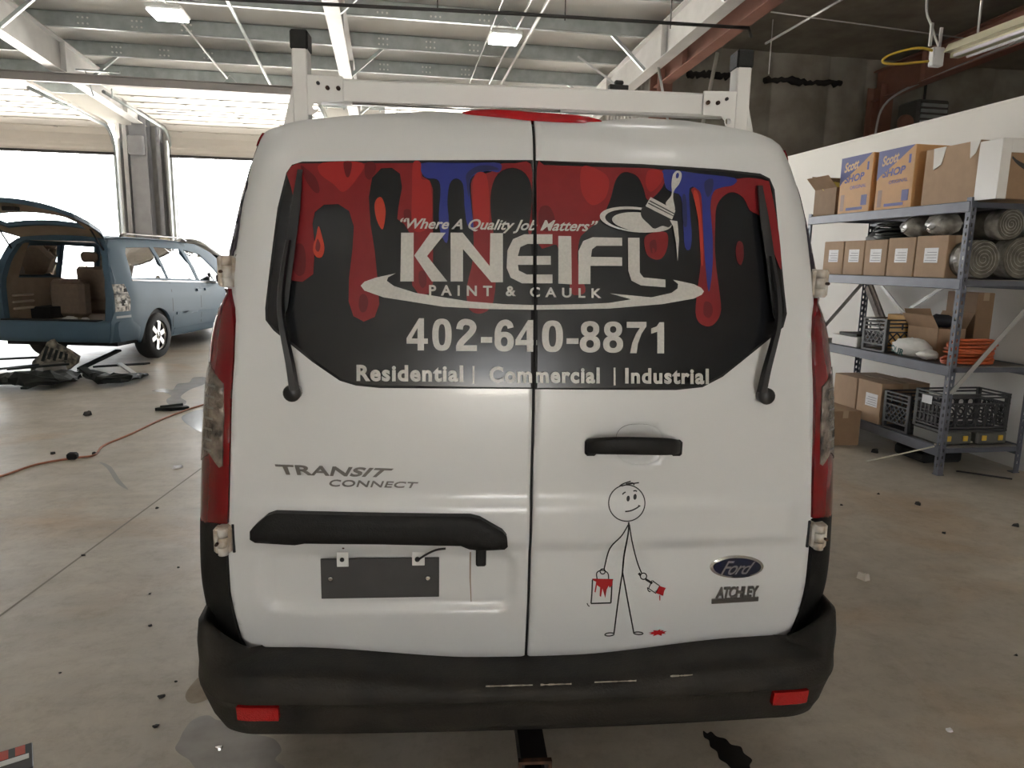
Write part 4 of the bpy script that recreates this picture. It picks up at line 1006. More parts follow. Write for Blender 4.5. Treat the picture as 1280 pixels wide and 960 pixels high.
for sg in (-1, 1):
    f = (lambda L: L) if sg < 0 else mirror
    t = patch('tail_lamp', [f(tl_loop)], VS, .004, M_REDL, van, .02, skirt=.02, roll=.006, rollw=.01)
    t['label'] = 'tall red tail lamp with a clear middle lens'
    patch('clear_lens', [f(clear_loop)], VS, .0065, M_CLR, t, .02, skirt=.004)
    for k in range(7):
        zz = 1.17-.028*k; a0 = vW(zz)-V_R+V_R*.62; a1 = vW(zz)-V_R+V_R*1.0
        patch('lens_rib', [[(sg*a0, zz), (sg*a1, zz), (sg*a1, zz+.006), (sg*a0, zz+.006)] if sg > 0 else [(sg*a1, zz), (sg*a0, zz), (sg*a0, zz+.006), (sg*a1, zz+.006)]], VS, .0068, M_CHRD, t, .02)
    patch('pillar_trim', [f(pil_loop)], VS, .002, M_PILL, van, .02, skirt=.012)
    patch('upper_lamp', [f(cap_loop)], VS, .006, M_REDL, van, .02, skirt=.02)
    patch('corner_cladding', [f(clad_loop)], VS, .004, M_PLB, van, .02, skirt=.02)
M_HING = mat('hinge_white', (.66, .64, .60), .4, col2=(.42, .34, .26), scale=30)
def hinge(u, v, hgt):
    s_, z_ = vpx(u, v); sg = 1 if s_ > 0 else -1; p = VS(s_, z_, .0); t = math.atan2(1, 1)
    root = MB().box((p[0]-.022, p[1]-.026, p[2]-hgt/2), (p[0]+.022, p[1]+.02, p[2]+hgt/2), bev=.006).build('door_hinge', M_HING, van)
    for k, (a, b_) in enumerate(((-.5, -.2), (-.18, .18), (.2, .5))):
        MB().lathe([(.013, a*hgt), (.013, b_*hgt)], 12, 'z', (p[0]-sg*.004, p[1]-.028, p[2])).build('knuckle', M_HING, root)
    MB().box((p[0]-sg*.024-.003, p[1]-.008, p[2]-hgt*.55), (p[0]-sg*.024+.003, p[1]+.02, p[2]+hgt*.55)).build('hinge_gasket', M_SEAL, root)
    MB().lathe([(.004, -.0), (.004, -.012)], 8, 'y', (p[0]+sg*.006, p[1]-.04, p[2])).build('hinge_bolt', M_RUST, root)
hinge(286, 339, .078); hinge(281, 672, .07); hinge(1021, 354, .074); hinge(1019.5, 666.5, .07)

# ---- bumper
def bump_plan(a):
    """outer plan line: a = distance from centre; returns x, y, nx, ny"""
    Wb, r, y0, k = .893, .20, -.135, .035; xc = Wb-r; sg = 1 if a >= 0 else -1; a = abs(a)
    if a <= xc: return sg*a, y0+k*a*a, -0.0, 1.0
    yb = y0+k*xc*xc
    if a <= xc+r*pi/2:
        t = (a-xc)/r; return sg*(xc+r*sin(t)), yb+r*(1-cos(t)), -sg*sin(t), cos(t)
    return sg*Wb, yb+r+(a-xc-r*pi/2), -sg, 0.0
CEN = [(.20, .418), (.13, .422), (.05, .432), (.022, .430), (.006, .420), (.0, .405), (.002, .392), (.012, .385), (.018, .36), (.022, .32), (.035, .288), (.06, .272), (.2, .268)]
COR = [(.055, .44), (.045, .54), (.025, .562), (.010, .552), (.004, .50), (.006, .44), (.002, .40), (.004, .385), (.012, .36), (.03, .31), (.055, .28), (.08, .268), (.2, .265)]
aa = list(np.linspace(-1.55, -.95, 8))+list(np.linspace(-.93, -.4, 34))+list(np.linspace(-.37, .37, 22))+list(np.linspace(.4, .93, 34))+list(np.linspace(.95, 1.55, 8))
vs = []
for a in aa:
    x, y, nx, ny = bump_plan(a); t = smst(.80, .92, abs(a)); t2 = smst(.45, .9, abs(a))
    for c, d in zip(CEN, COR):
        din = c[0]+(d[0]-c[0])*t; z = c[1]+(d[1]-c[1])*t
        if c[1] >= .415: z = c[1]+.035*smst(.1, .62, abs(a))*(1-t)+(d[1]-c[1])*t
        vs.append((x+nx*din, y+ny*din, z))
m_ = len(CEN)
bump = MB(); bump.add(vs, [(i*m_+j, (i+1)*m_+j, (i+1)*m_+j+1, i*m_+j+1) for i in range(len(aa)-1) for j in range(6)], True)
bumper = bump.build('rear_bumper', M_BUMP, van, fix=False)
b2 = MB(); b2.add(vs, [(i*m_+j, (i+1)*m_+j, (i+1)*m_+j+1, i*m_+j+1) for i in range(len(aa)-1) for j in range(6, m_-1)], True)
b2.build('bumper_valance', M_BUMP, bumper, fix=False)
def reflector(a0, a1, z0, z1):
    vs = []; N = 10
    for i in range(N+1):
        a = a0+(a1-a0)*i/N; x, y, nx, ny = bump_plan(a); sl = -.012*abs(a-(.62 if a > 0 else -.62))/.1
        for z in (z0, z1): vs.append((x+nx*(-.004+.02*(.40-z)/.1*.6), y+ny*(-.004+.02*(.40-z)/.1*.6), z+sl*0))
        for z in (z0, z1): vs.append((x+nx*.03, y+ny*.03, z))
    fs = []
    for i in range(N):
        q = i*4; fs += [(q, q+4, q+5, q+1), (q+1, q+5, q+7, q+3), (q, q+2, q+6, q+4)]
    fs += [(0, 1, 3, 2), (N*4, N*4+2, N*4+3, N*4+1)]
    o = MB().add(vs, fs).build('rear_reflector', M_REDR, bumper); return o
reflector(-.745, -.64, .348, .387); reflector(.645, .745, .348, .387)
M_SCR = mat('scuffed_bare_plastic', (.45, .40, .32), .7, var=.5, scale=60)
for (a0, a1, z) in ((-.70, -.60, .445), (-.12, .0, .4335), (.02, .10, .4335), (.16, .27, .436), (.36, .42, .445)):
    vs = []; N = 14; rn = random.Random(int(a0*100))
    for i in range(N+1):
        x, y, nx, ny = bump_plan(a0+(a1-a0)*i/N); w = rn.uniform(.0008, .0030)
        vs += [(x+nx*.012-0, y+ny*.012-.004, z-w+.035*0), (x+nx*.012, y+ny*.012-.004, z+w)]
    MB().add(vs, [(2*i, 2*i+2, 2*i+3, 2*i+1) for i in range(N)]).build('scuff', M_SCR, bumper)
# hitch receiver under the bumper
hx = MB(); cxh, czh = .018, .138
for (x0, x1, z0, z1) in ((-.036, -.026, -.032, .032), (.026, .036, -.032, .032), (-.036, .036, .026, .034), (-.036, .036, -.034, -.026)): hx.box((cxh+x0, -.07, czh+z0), (cxh+x1, .30, czh+z1))
hx.build('hitch_receiver', mat('black_hitch', (.012, .010, .009), .7), van); MB().box((cxh-.045, -.085, czh-.043), (cxh+.045, -.07, czh-.034)).box((cxh-.045, -.085, czh+.034), (cxh+.045, -.07, czh+.043)).box((cxh-.045, -.085, czh-.043), (cxh-.036, -.07, czh+.043)).box((cxh+.036, -.085, czh-.043), (cxh+.045, -.07, czh+.043)).build('hitch_collar', M_RUST, van)  # receiver tube coloured black to paint the shadow under the bumper
MB().box((-.6, .28, .13), (.6, .34, .19)).build('hitch_beam', M_RUST, van)

# ---- ladder rack: an own thing standing on the roof
rack = thing('ladder_rack', 'white steel ladder rack bolted across the van roof', 'rack', VAN_ORG, VAN_ROT)
YR = .42
def crossbar(y, first):
    b = MB()
    b.box((-.60, y-.022, 1.937), (.60, y+.022, 2.004), bev=.006); cb = b.build('cross_bar', M_RACK, rack)
    for sg in (-1, 1):
        x = sg*.645
        p = MB(); p.box((x-.022, y-.03, 1.84), (x+.022, y+.03, 2.085), bev=.004); post = p.build('post', M_RACK, rack)
        MB().box((x-.025, y-.033, 2.075), (x+.025, y+.033, 2.128), bev=.005).build('end_cap', M_PLB, post)
        # bracket plate in front of the bar with a rounded lower lug
        pl = [(x-sg*.022, 2.008), (x-sg*.12, 2.006), (x-sg*.12, 1.938), (x-sg*.062, 1.936), (x-sg*.05, 1.925), (x-sg*.048, 1.912), (x-sg*.035, 1.902), (x-sg*.022, 1.90)]
        pl = pl if sg < 0 else pl[::-1]; hole = [(x-sg*.042+.009*cos(q), 1.923+.009*sin(q)) for q in np.linspace(0, 2*pi, 15)[:-1]]
        patch('bracket', [pl, hole], lambda a, b_, o, y=y: (a, y-.034-o, b_), 0, M_RACK, post, .05, skirt=.008, smooth=False)
        for bx, bz, r, m in ((.052, 1.985, .005, M_BLK), (.078, 1.973, .006, M_RUST), (.108, 1.973, .006, M_RUST)): MB().lathe([(r, -.034), (r, -.042), (r*.5, -.044)], 8, 'y', (x-sg*bx, y, bz)).build('bolt', m, post)
        # gusset down to the gutter foot
        MB().prism([(x+sg*.022, 1.99), (x+sg*.062, 1.84), (x-sg*.022, 1.84), (x-sg*.022, 1.90), (x+sg*.02, 1.95)], y-.012, y+.012, 'y').build('gusset', M_RACK, post)
        MB().box((x-.05, y-.06, 1.838), (x+.05, y+.06, 1.852), bev=.004).build('foot', M_RACK, post)
    MB().tube([(-.5, y-.026, 1.936), (-.2, y-.026, 1.934), (.1, y-.024, 1.936)], .005, 6).build('chrome_trim', M_CHR, cb)
crossbar(YR, True); crossbar(2.3, False)
# ================================================================== BLUE MINIVAN WITH ITS TAILGATE UP
MA = -radians(11)
MV_ORG = (-4.52+.12*cos(MA), 10.15+.12*sin(MA), 0)
mini = thing('minivan', 'blue-grey minivan with raised tailgate and missing tail lamp', 'minivan', MV_ORG, MA)
M_BLUE = mat('blue_grey_car_paint', (.09, .15, .205), .5, spec=.25, metal=.0, var=.06, scale=3)
M_BLUED = M_BLUE
M_TANI = mat('tan_interior_trim', (.34, .255, .18), .7, var=.15, scale=8)
M_TANS = mat('tan_seat_cloth', (.22, .165, .12), .8, var=.15, scale=20)
M_TANL = mat('light_headliner', (.50, .41, .32), .8)
M_MGL = glass_mat('tinted_side_glass', (.35, .38, .42), .5)
M_MGC = glass_mat('clear_windscreen_glass', (.85, .9, .9), .92)
M_BRK = mat('broken_lamp_housing', (.75, .72, .66), .5, col2=(.03, .03, .035), scale=18)
XS_T = [(.26, .80), (.34, .845), (.45, .868), (.62, .885), (.90, .885), (1.03, .868), (1.12, .845), (1.25, .81), (1.45, .745), (1.6, .685), (1.68, .63), (1.74, .53)]
def mX(y, z):
    x = interp(z, XS_T); x *= 1-.07*(1-smst(.0, .6, y)); x *= 1-.10*smst(4.0, 5.0, y); return x
def mside(sg): return lambda a, b, o: (sg*(mX(a, b)+o), a, b)
def arch(yc, r=.40, z0=.27): return [(yc+r*cos(t), .335+r*sin(t)) for t in np.linspace(-.16, pi+.16, 16)]
outl = [(.10, .36), (.10, .62), (.12, 1.05), (.20, 1.35), (.33, 1.60), (.45, 1.685), (.9, 1.715), (2.0, 1.715), (2.9, 1.68), (3.3, 1.55), (3.75, 1.28), (4.05, 1.08), (4.6, 1.0), (5.0, .85), (5.1, .6), (5.05, .27), (4.55, .27)]+arch(4.15)+[(3.7, .27), (1.62, .27)]+arch(1.12)+[(.7, .30), (.55, .34)]
q_w = [(.58, 1.17), (1.50, 1.155), (1.47, 1.3), (1.36, 1.60), (.72, 1.585), (.64, 1.5)]
s_w = [(1.56, 1.15), (2.44, 1.11), (2.36, 1.35), (2.24, 1.59), (1.46, 1.605), (1.52, 1.4)]
f_w = [(2.52, 1.10), (3.45, 1.05), (3.2, 1.28), (2.85, 1.52), (2.36, 1.58), (2.46, 1.35)]
s_open = [(1.60, .42), (2.44, .42), (2.44, 1.11), (2.36, 1.35), (2.24, 1.59), (1.46, 1.605), (1.52, 1.4), (1.56, 1.15)]
for sg in (-1, 1):
    # the far sliding door stands open
    sp = patch('side_panel', [outl, q_w, s_w if sg > 0 else s_open, f_w], mside(sg), 0, M_BLUE, mini, .06, skirt=.04, roll=.004, flip=(sg < 0))
    for L in ((q_w, s_w, f_w) if sg > 0 else (q_w, f_w)):
        patch('side_window', [L], mside(sg), -.012, M_MGL if L is not f_w else M_MGC, sp, .12, flip=(sg < 0))
    for (a0, z0, a1, z1) in ((.55, 1.165, 3.4, 1.055),): patch('belt_trim', [[(a0, z0-.03), (a1, z1-.03), (a1, z1-.008), (a0, z0-.008)]], mside(sg), .006, M_CHRD, sp, .15, skirt=.006, flip=(sg < 0))
    patch('rub_strip', [[(1.64, .60), (3.6, .56), (3.6, .60), (1.64, .64)]], mside(sg), .012, M_BLUE, sp, .15, skirt=.012, flip=(sg < 0))
    patch('sill_strip', [[(1.6, .30), (3.7, .30), (3.7, .40), (1.6, .40)]], mside(sg), .006, M_BLUE, sp, .15, skirt=.006, flip=(sg < 0))
    for a in (1.535, 2.47): patch('door_seal', [[(a, .42), (a+.012, .42), (a+.012, 1.10), (a, 1.10)]], mside(sg), .0015, M_SEAL, sp, .15, flip=(sg < 0))  # black strips paint the shade of the door shut gaps
    for a in (2.34, 2.62):
        patch('door_handle', [[(a, .925), (a+.2, .925), (a+.2, .965), (a, .965)]], mside(sg), .025, M_BLUE, sp, .1, skirt=.025, flip=(sg < 0))
    # empty tail-lamp opening
    patch('lamp_housing', [[(.12, .74), (.40, .74), (.42, .9), (.36, 1.10), (.14, 1.10)]], mside(sg), .003, M_BRK, sp, .04, skirt=.003, flip=(sg < 0))
    rn = random.Random(4)
    for k in range(7):
        a, z = .15+rn.random()*.18, .77+rn.random()*.28; patch('lamp_socket', [[(a, z), (a+.07, z), (a+.06, z+.05), (a+.01, z+.045)]], mside(sg), .006, M_SEAL if k % 2 else WHI, sp, .1, skirt=.004, flip=(sg < 0))
    MB().tube([(sg*.60, .75, 1.735), (sg*.60, .9, 1.775), (sg*.60, 2.5, 1.765), (sg*.60, 2.65, 1.72)], .016, 6).build('roof_rail', M_CHRD, mini)
    mr = MB().box((sg*.98-.10, 3.05, 1.03), (sg*.98+.10, 3.2, 1.20), bev=.04).build('door_mirror', M_PLB, mini)
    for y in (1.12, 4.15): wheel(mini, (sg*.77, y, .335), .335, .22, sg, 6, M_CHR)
    for y in (1.12, 4.15): MB().box((sg*.45 if sg > 0 else -.84, y-.40, .26), (.84 if sg > 0 else sg*.45, y+.40, .74)).build('wheel_housing', M_SEAL, mini)
# roof and front
xs = np.linspace(-1, 1, 15); ys = [.45, .7, 1.2, 2.0, 2.6, 2.95]
vs = [(x*.60, y, 1.715+.04*(1-x*x)-.03*smst(2.3, 3, y)-.02*(1-smst(.4, .8, y))) for y in ys for x in xs]; n = 15
mk('roof', vs, [(i*n+j, i*n+j+1, (i+1)*n+j+1, (i+1)*n+j) for i in range(len(ys)-1) for j in range(n-1)], M_BLUE, mini, True)
vs = [(x*interp(y, [(2.95, .60), (4.05, .80)]), y+.08*(1-x*x), interp(y, [(2.95, 1.70), (4.05, 1.08)])) for y in (2.95, 3.5, 4.05) for x in xs]
mk('windscreen', vs, [(i*n+j, i*n+j+1, (i+1)*n+j+1, (i+1)*n+j) for i in range(2) for j in range(n-1)], M_MGC, mini, True)
vs = [(x*interp(y, [(4.05, .80), (5.1, .68)]), y+.1*(1-x*x), interp(y, [(4.05, 1.08), (4.6, 1.0), (5.0, .86), (5.1, .5)])+.02*(1-x*x)) for y in (4.05, 4.6, 5.0, 5.1) for x in xs]
mk('bonnet', vs, [(i*n+j, i*n+j+1, (i+1)*n+j+1, (i+1)*n+j) for i in range(3) for j in range(n-1)], M_BLUE, mini, True)
MB().box((-.75, .25, .27), (.75, 4.9, .34)).build('underbody', M_SEAL, mini)
MB().box((-.78, 4.95, .28), (.78, 5.12, .6), bev=.06).build('front_bumper', M_BLUE, mini)
# rear frame round the open hatch
def mrear(a, b, o): return (a, interp(b, [(.3, .08), (.62, .08), (1.05, .10), (1.35, .18), (1.6, .31), (1.74, .44)])+.10*(abs(a)/.9)**3-o, b)
fr_out = [(-.80, .55), (.80, .55), (.82, .95), (.80, 1.15), (.70, 1.5), (.60, 1.66), (.52, 1.72), (-.52, 1.72), (-.60, 1.66), (-.70, 1.5), (-.80, 1.15), (-.82, .95)]
fr_in = [(-.66, .62), (.68, .62), (.70, .9), (.69, 1.15), (.62, 1.45), (.55, 1.60), (.46, 1.655), (-.46, 1.655), (-.55, 1.60), (-.62, 1.45), (-.69, 1.15), (-.68, .9)]
patch('hatch_frame', [fr_out, fr_in], mrear, .0, M_BLUED, mini, .06, skirt=.1)
# bumper with step pad
b = MB(); secs = []
prof = [(.14, .62), (-.02, .615), (-.06, .59), (-.075, .54), (-.07, .42), (-.04, .35), (.1, .33)]
aa = np.linspace(-.86, .86, 25); vs = []
for a in aa:
    cv = .16*max(0, (abs(a)-.62)/.24)**2
    for (y, z) in prof: vs.append((a, y+cv+.03*abs(a), z))
m_ = len(prof); b.add(vs, [(i*m_+j, (i+1)*m_+j, (i+1)*m_+j+1, i*m_+j+1) for i in range(24) for j in range(m_-1)], True)
mb = b.build('rear_bumper', M_BLUE, mini, fix=False)
for sg in (-1, 1):
    patch('bumper_corner', [[(.02, .34), (.62, .33), (.62, .50), (.45, .60), (.40, .735), (.10, .735), (.02, .62)]], mside(sg), .008, M_BLUE, mini, .05, skirt=.02, roll=.006, flip=(sg < 0))
    patch('corner_lamp', [[(.12, .655), (.40, .655), (.40, .685), (.12, .685)]], mside(sg), .012, mat('pale_trim', (.5, .55, .58), .3), mini, .1, skirt=.01, flip=(sg < 0))
MB().box((-.64, .0, .612), (.64, .16, .632), bev=.01).build('step_pad', M_SEAL, mini)
# cabin
MB().box((-.78, .12, .50), (.78, 4.0, .58)).build('load_floor', M_TANI, mini)
for sg in (-1, 1):
    patch('trim_panel', [[(.2, .56), (1.05, .56), (1.5, .60)]+([(2.4, .60), (3.8, .6), (3.8, 1.03), (2.4, 1.08)] if sg > 0 else [])+[(1.5, 1.13), (.56, 1.15), (.6, 1.62), (.42, 1.62), (.25, 1.3)]], lambda a, b, o, sg=sg: (sg*(mX(a, b)-.10-.06*(1-smst(.9, 1.15, b))-o), a, b), 0, M_TANI, mini, .1, flip=(sg > 0))
    for k in range(3): MB().box((sg*.70-.03, .35, .72+k*.09), (sg*.70+.03, .75, .75+k*.09), bev=.01).build('trim_rib', M_TANL, mini)
MB().box((-.56, .4, 1.655), (.56, 2.9, 1.67)).build('headliner', M_TANL, mini)
MB().box((-.7, 3.5, .58), (.7, 3.95, 1.05), bev=.08).build('dashboard', M_TANI, mini)
def seat(x, y, tilt=.14, s=1.0, m=M_TANS):
    root = MB(); vs = []
    b = MB(); b.box((x-.25*s, y-.08, .80), (x+.25*s, y+.06, 1.30), bev=.05); o = b.build('seat', m, mini)
    for v in o.data.vertices: v.co.y -= (v.co.z-.8)*tilt; v.co.x = x+(v.co.x-x)*(1-.25*max(0, v.co.z-1.0))
    MB().box((x-.25*s, y-.05, .58), (x+.25*s, y+.48, .82), bev=.06).build('seat_cushion', m, o)
    h = MB(); h.box((x-.13, y-.16, 1.36), (x+.13, y-.06, 1.52), bev=.04); h.tube([(x-.06, y-.1, 1.28), (x-.06, y-.1, 1.38)], .008, 5); h.tube([(x+.06, y-.1, 1.28), (x+.06, y-.1, 1.38)], .008, 5); h.build('headrest', m, o)
for x in (-.40, .42): seat(x, 1.75)
for x in (-.40, .42): seat(x, 3.0)
MB().box((-.62, .95, .58), (-.12, 1.2, 1.12), bev=.06).build('folded_seat', M_TANS, mini)
MB().blob((.0, .45, .60), (.10, .06, .05), 10, 6, .25, 3).build('white_rag', mat('white_cloth', (.75, .74, .72), .8), mini)
MB().blob((.24, .40, .60), (.06, .05, .035), 10, 6, .25, 5).build('white_rag', MATS['white_cloth'], mini)
# tailgate, hinged up
H_T = [(0, (.46, 1.735)), (.3, (.18, 1.85)), (.6, (-.10, 1.955)), (.9, (-.38, 2.05)), (1.1, (-.57, 2.09)), (1.22, (-.69, 2.085))]
def mh(a, t, o):
    y = interp(t, [(k, v[0]) for k, v in H_T]); z = interp(t, [(k, v[1]) for k, v in H_T]); return (a, y-o*.35, z-.06*(a/.7)**2*(1+t)+o*.93)
h_out = [(-.56, 0), (.56, 0), (.66, .25), (.71, .6), (.70, .9), (.62, 1.1), (.45, 1.2), (0, 1.23), (-.45, 1.2), (-.62, 1.1), (-.70, .9), (-.71, .6), (-.66, .25)]
h_win = [(-.50, .36), (.50, .36), (.54, .62), (.5, .74), (-.5, .74), (-.54, .62)]
hatch = patch('tailgate', [h_out, h_win], mh, .04, M_BLUED, mini, .07, skirt=.06)
patch('tailgate_trim', [inset(h_out, .045), inset(h_win, -.03)], mh, -.025, M_TANI, hatch, .07, flip=True)
patch('tailgate_glass', [h_win], mh, .02, M_MGC, hatch, .2)
MB().box((-.09, -.52, 1.98), (.09, -.44, 2.03), bev=.01).build('latch', M_SEAL, hatch)
MB().tube([(.62, .35, 1.5), (.60, .02, 1.88)], .012, 6).build('gas_strut', M_SEAL, hatch); MB().tube([(-.62, .35, 1.5), (-.60, .02, 1.88)], .012, 6).build('gas_strut', M_SEAL, hatch)

# ---- the tan car behind it
car = thing('parked_car', 'tan-grey rounded car parked behind the blue minivan', 'car', (-3.1, 16.35, 0), 0)
M_CARP = mat('tan_grey_paint', (.24, .235, .21), .4, coat=.3)
prof = [(-2.0, .35), (-2.05, .7), (-1.98, 1.0), (-1.75, 1.35), (-1.45, 1.72), (-1.1, 1.84), (-.75, 1.79), (-.4, 1.55), (.1, 1.2), (.9, 1.02), (1.6, .92), (2.0, .75), (2.05, .4), (2.0, .28), (-1.95, .28)]
P_ = catmull(prof, 3); lay = [(-.85, .86), (-.80, .97), (-.5, 1.0), (.5, 1.0), (.80, .97), (.85, .86)]
vs = []
for (yy, sc) in lay:
    for (x, z) in P_: vs.append((x*sc, yy*(1-.22*smst(.95, 1.7, z)), .28+(z-.28)*(1-(1-sc)*.5)))
n = len(P_); b = MB(); b.add(vs, [(i*n+j, i*n+(j+1) % n, (i+1)*n+(j+1) % n, (i+1)*n+j) for i in range(len(lay)-1) for j in range(n)], True); b.add(vs[:n], [tuple(range(n))]); b.add(vs[-n:], [tuple(range(n))])
b.build('car_body', M_CARP, car)
for sg in (-1, 1):
    for x in (-1.3, 1.25):
        t = MB().lathe([(.19, -.1), (.3, -.1), (.32, -.05), (.32, .05), (.3, .1), (.19, .1)], 24, 'y', (x, sg*.78, .32)).build('wheel', M_TYRE, car); MB().lathe([(.18, .11*sg), (.05, .12*sg)], 16, 'y', (x, sg*.78, .32)).build('rim', M_CHRD, t)
    MB().prism([(-1.5, 1.05), (-.1, 1.05), (-.1, 1.45), (-.7, 1.56), (-1.25, 1.5)], sg*.70, sg*.80, 'y').build('side_window', M_GLAS, car)

# ---- torn bumper parts on the floor beside the minivan
M_TORN = mat('torn_black_plastic', (.012, .014, .013), .6, spec=.2, col2=(.03, .034, .03), scale=9)
M_TORN2 = mat('scraped_foam', (.42, .38, .30), .7, col2=(.05, .045, .04), scale=14)
def fragment(name, label, px, rad, flat, material, seed, zc=None, n=8, extra=None, jit=.012):
    pts = []
    for i, (u, v) in enumerate(px):
        p = un(u, v, 2, 0); pts.append((p[0], p[1]))
    c = pts[len(pts)//2]; t = thing(name, label, 'car part', (c[0], c[1], 0), 0)
    path = catmull([(p[0]-c[0], p[1]-c[1], zc[i] if zc else rad[i]*flat+.005) for i, p in enumerate(pts)], 4, False); rn = random.Random(seed)
    rr = np.interp(np.linspace(0, len(rad)-1, len(path)), range(len(rad)), rad)
    m = MB().tube(path, [r*rn.uniform(.75, 1.2) for r in rr], n); m.v = [(v[0]+rn.uniform(-jit, jit), v[1]+rn.uniform(-jit, jit), max(.004, v[2]+rn.uniform(-jit, 2*jit))) for v in m.v]
    # flatten about the path height
    zs_ = np.interp(np.arange(len(m.v)), np.arange(len(path))*n, [p[2] for p in path]); m.v = [(v[0], v[1], max(.004, z+(v[2]-z)*flat)) for v, z in zip(m.v, zs_)]
    m.sm = [False]*len(m.sm); m.build('shell', material, t)
    if extra: extra(t, c)
    return t
def ex1(t, c):
    for i, (u0, v0, u1, v1) in enumerate(((-30, 466, 92, 462), (10, 474, 88, 470), (-25, 472, 50, 468), (30, 490, 90, 474), (60, 466, 98, 472))):
        a, d = un(u0, v0, 2, .0), un(u1, v1, 2, .0); MB().bar((a[0]-c[0], a[1]-c[1], .16-.04*i), (d[0]-c[0], d[1]-c[1], max(.03, .18-.03*i)), .07, .022).build('rib', mat('green_black_plastic', (.02, .026, .022), .5, spec=.25), t)
fragment('torn_bumper', 'torn black bumper cover lying flat beside the minivan', [(-40, 478), (0, 482), (30, 485), (60, 485), (84, 478), (96, 475)], [.07, .14, .2, .21, .13, .05], .42, M_TORN, 2, n=11, extra=ex1, jit=.035)
def ex2(t, c):
    a, d = un(150, 467, 2, 0), un(172, 476, 2, 0); MB().bar((a[0]-c[0], a[1]-c[1], .13), (d[0]-c[0], d[1]-c[1], .06), .06, .02).build('white_strip', WHI, t)
    for (u0, v0, u1, v1, z0, z1) in ((100, 466, 150, 458, .05, .22), (104, 470, 128, 482, .1, .03), (120, 460, 185, 466, .02, .12)):
        a, d = un(u0, v0, 2, 0), un(u1, v1, 2, 0); MB().bar((a[0]-c[0], a[1]-c[1], z0), (d[0]-c[0], d[1]-c[1], z1), .09, .025).build('rib', M_TORN, t)
fragment('torn_fender', 'crumpled black plastic splash shield with a white strip', [(104, 466), (122, 476), (140, 482), (160, 478), (182, 470)], [.04, .10, .14, .12, .03], .4, M_TORN, 5, n=10, extra=ex2, jit=.035)
q0 = un(70, 463, 2, 0); ba = thing('bumper_absorber', 'scraped upright bumper foam piece leaning by minivan tyre', 'car part', (q0[0], q0[1], 0))
def up(u, v): p = un(u, v, 1, q0[1]); return (p[0]-q0[0], max(.003, p[2]))
poly = [up(*p) for p in ((45, 462), (47, 450), (56, 440), (62, 427), (66, 424), (70, 430), (82, 437), (95, 447), (93, 455), (84, 463), (80, 452), (60, 452), (52, 456))]
m = MB().prism(poly, -.05, .05, 'y'); m.v = [(v[0], v[1]+.35*v[2]*0+.10*sin(v[0]*5), v[2]) for v in m.v]; m.build('foam_block', M_TORN2, ba)
for k in range(5):
    a = up(58+k*6, 450-(k % 2)*2); c = up(63+k*5, 432+k*2.5); MB().bar((a[0], -.06+.1*sin(a[0]*5), a[1]), (c[0], -.06+.1*sin(c[0]*5), c[1]), .03, .02, (0, 1, 0)).build('foam_rib', M_TORN, ba)
pl = un(215, 512, 2, 0); t = thing('plastic_offcut', 'small flat black plastic offcut in damp patch', 'car part', tuple(pl)); MB().prism([(-.14, -.05), (.02, -.08), (.16, .0), (.12, .06), (-.05, .05)], .0, .03, 'z').build('plate', M_TORN, t); MB().bar((-.1, -.02, .035), (.1, .02, .05), .03, .02).build('lip', M_TORN, t)
# ================================================================== SHELVING AND ITS LOAD
M_SHELF = mat('blue_grey_shelf_steel', (.115, .122, .15), .45, metal=.2, var=.15, scale=7)
M_DECK = mat('shelf_board', (.20, .18, .16), .7, var=.2, scale=9)
M_CARD = mat('cardboard', (.44, .30, .19), .75, var=.08, scale=12)
M_CARDD = mat('brown_cardboard', (.30, .19, .11), .75, var=.1, scale=12)
M_TAPE = mat('packing_tape', (.50, .38, .26), .25)
M_TAPEW = mat('clear_white_tape', (.72, .70, .67), .25)
M_LAB = mat('white_label', (.78, .78, .80), .5, var=.06, scale=40)
M_CRATE = mat('grey_black_crate_plastic', (.045, .045, .046), .45)
M_WRAP = mat('plastic_wrap', (.52, .50, .46), .18, col2=(.22, .21, .19), scale=11, bump=.6, bscale=18)
M_ORNG = mat('orange_cord', (.62, .13, .04), .5, var=.2, scale=30)
shelf = thing('shelving_unit', 'blue-grey steel shelving unit loaded with cartons and crates', 'shelf', (0, 0, 0))
SX0, SX1, SY0, SY1 = 3.97, 4.66, 4.45, 6.42
LEV = [1.975, 1.44, .815, .215]
slot_me = None
for x, dx in ((SX0, 1), (SX1, -1)):
    for y, dy in ((SY0, 1), (SY1, -1)):
        zs_ = np.arange(.06, 1.95, .054)
        R_ = lambda a0, a1, z0, z1: [(a0, z0), (a1, z0), (a1, z1), (a0, z1)]
        p = patch('post', [R_(0, .045, 0, 2.0)]+[R_(.012, .026, z, z+.026) for z in zs_], lambda a, b_, o, x=x, y=y, dx=dx, dy=dy: (x-dx*o, y+dy*a, b_), 0, M_SHELF, shelf, .2, skirt=.004, smooth=False)
        patch('post_flange', [R_(.004, .045, 0, 2.0)]+[R_(.016, .030, z+.01, z+.036) for z in zs_ if z < 1.94], lambda a, b_, o, x=x, y=y, dx=dx, dy=dy: (x+dx*a, y-dy*o, b_), 0, M_SHELF, p, .2, skirt=.004, smooth=False)
        MB().box((min(x-.005, x+dx*.05), min(y-.005, y+dy*.05), 0), (max(x-dx*.005, x+dx*.05), max(y-dy*.005, y+dy*.05), .008)).build('foot_plate', M_SHELF, p)
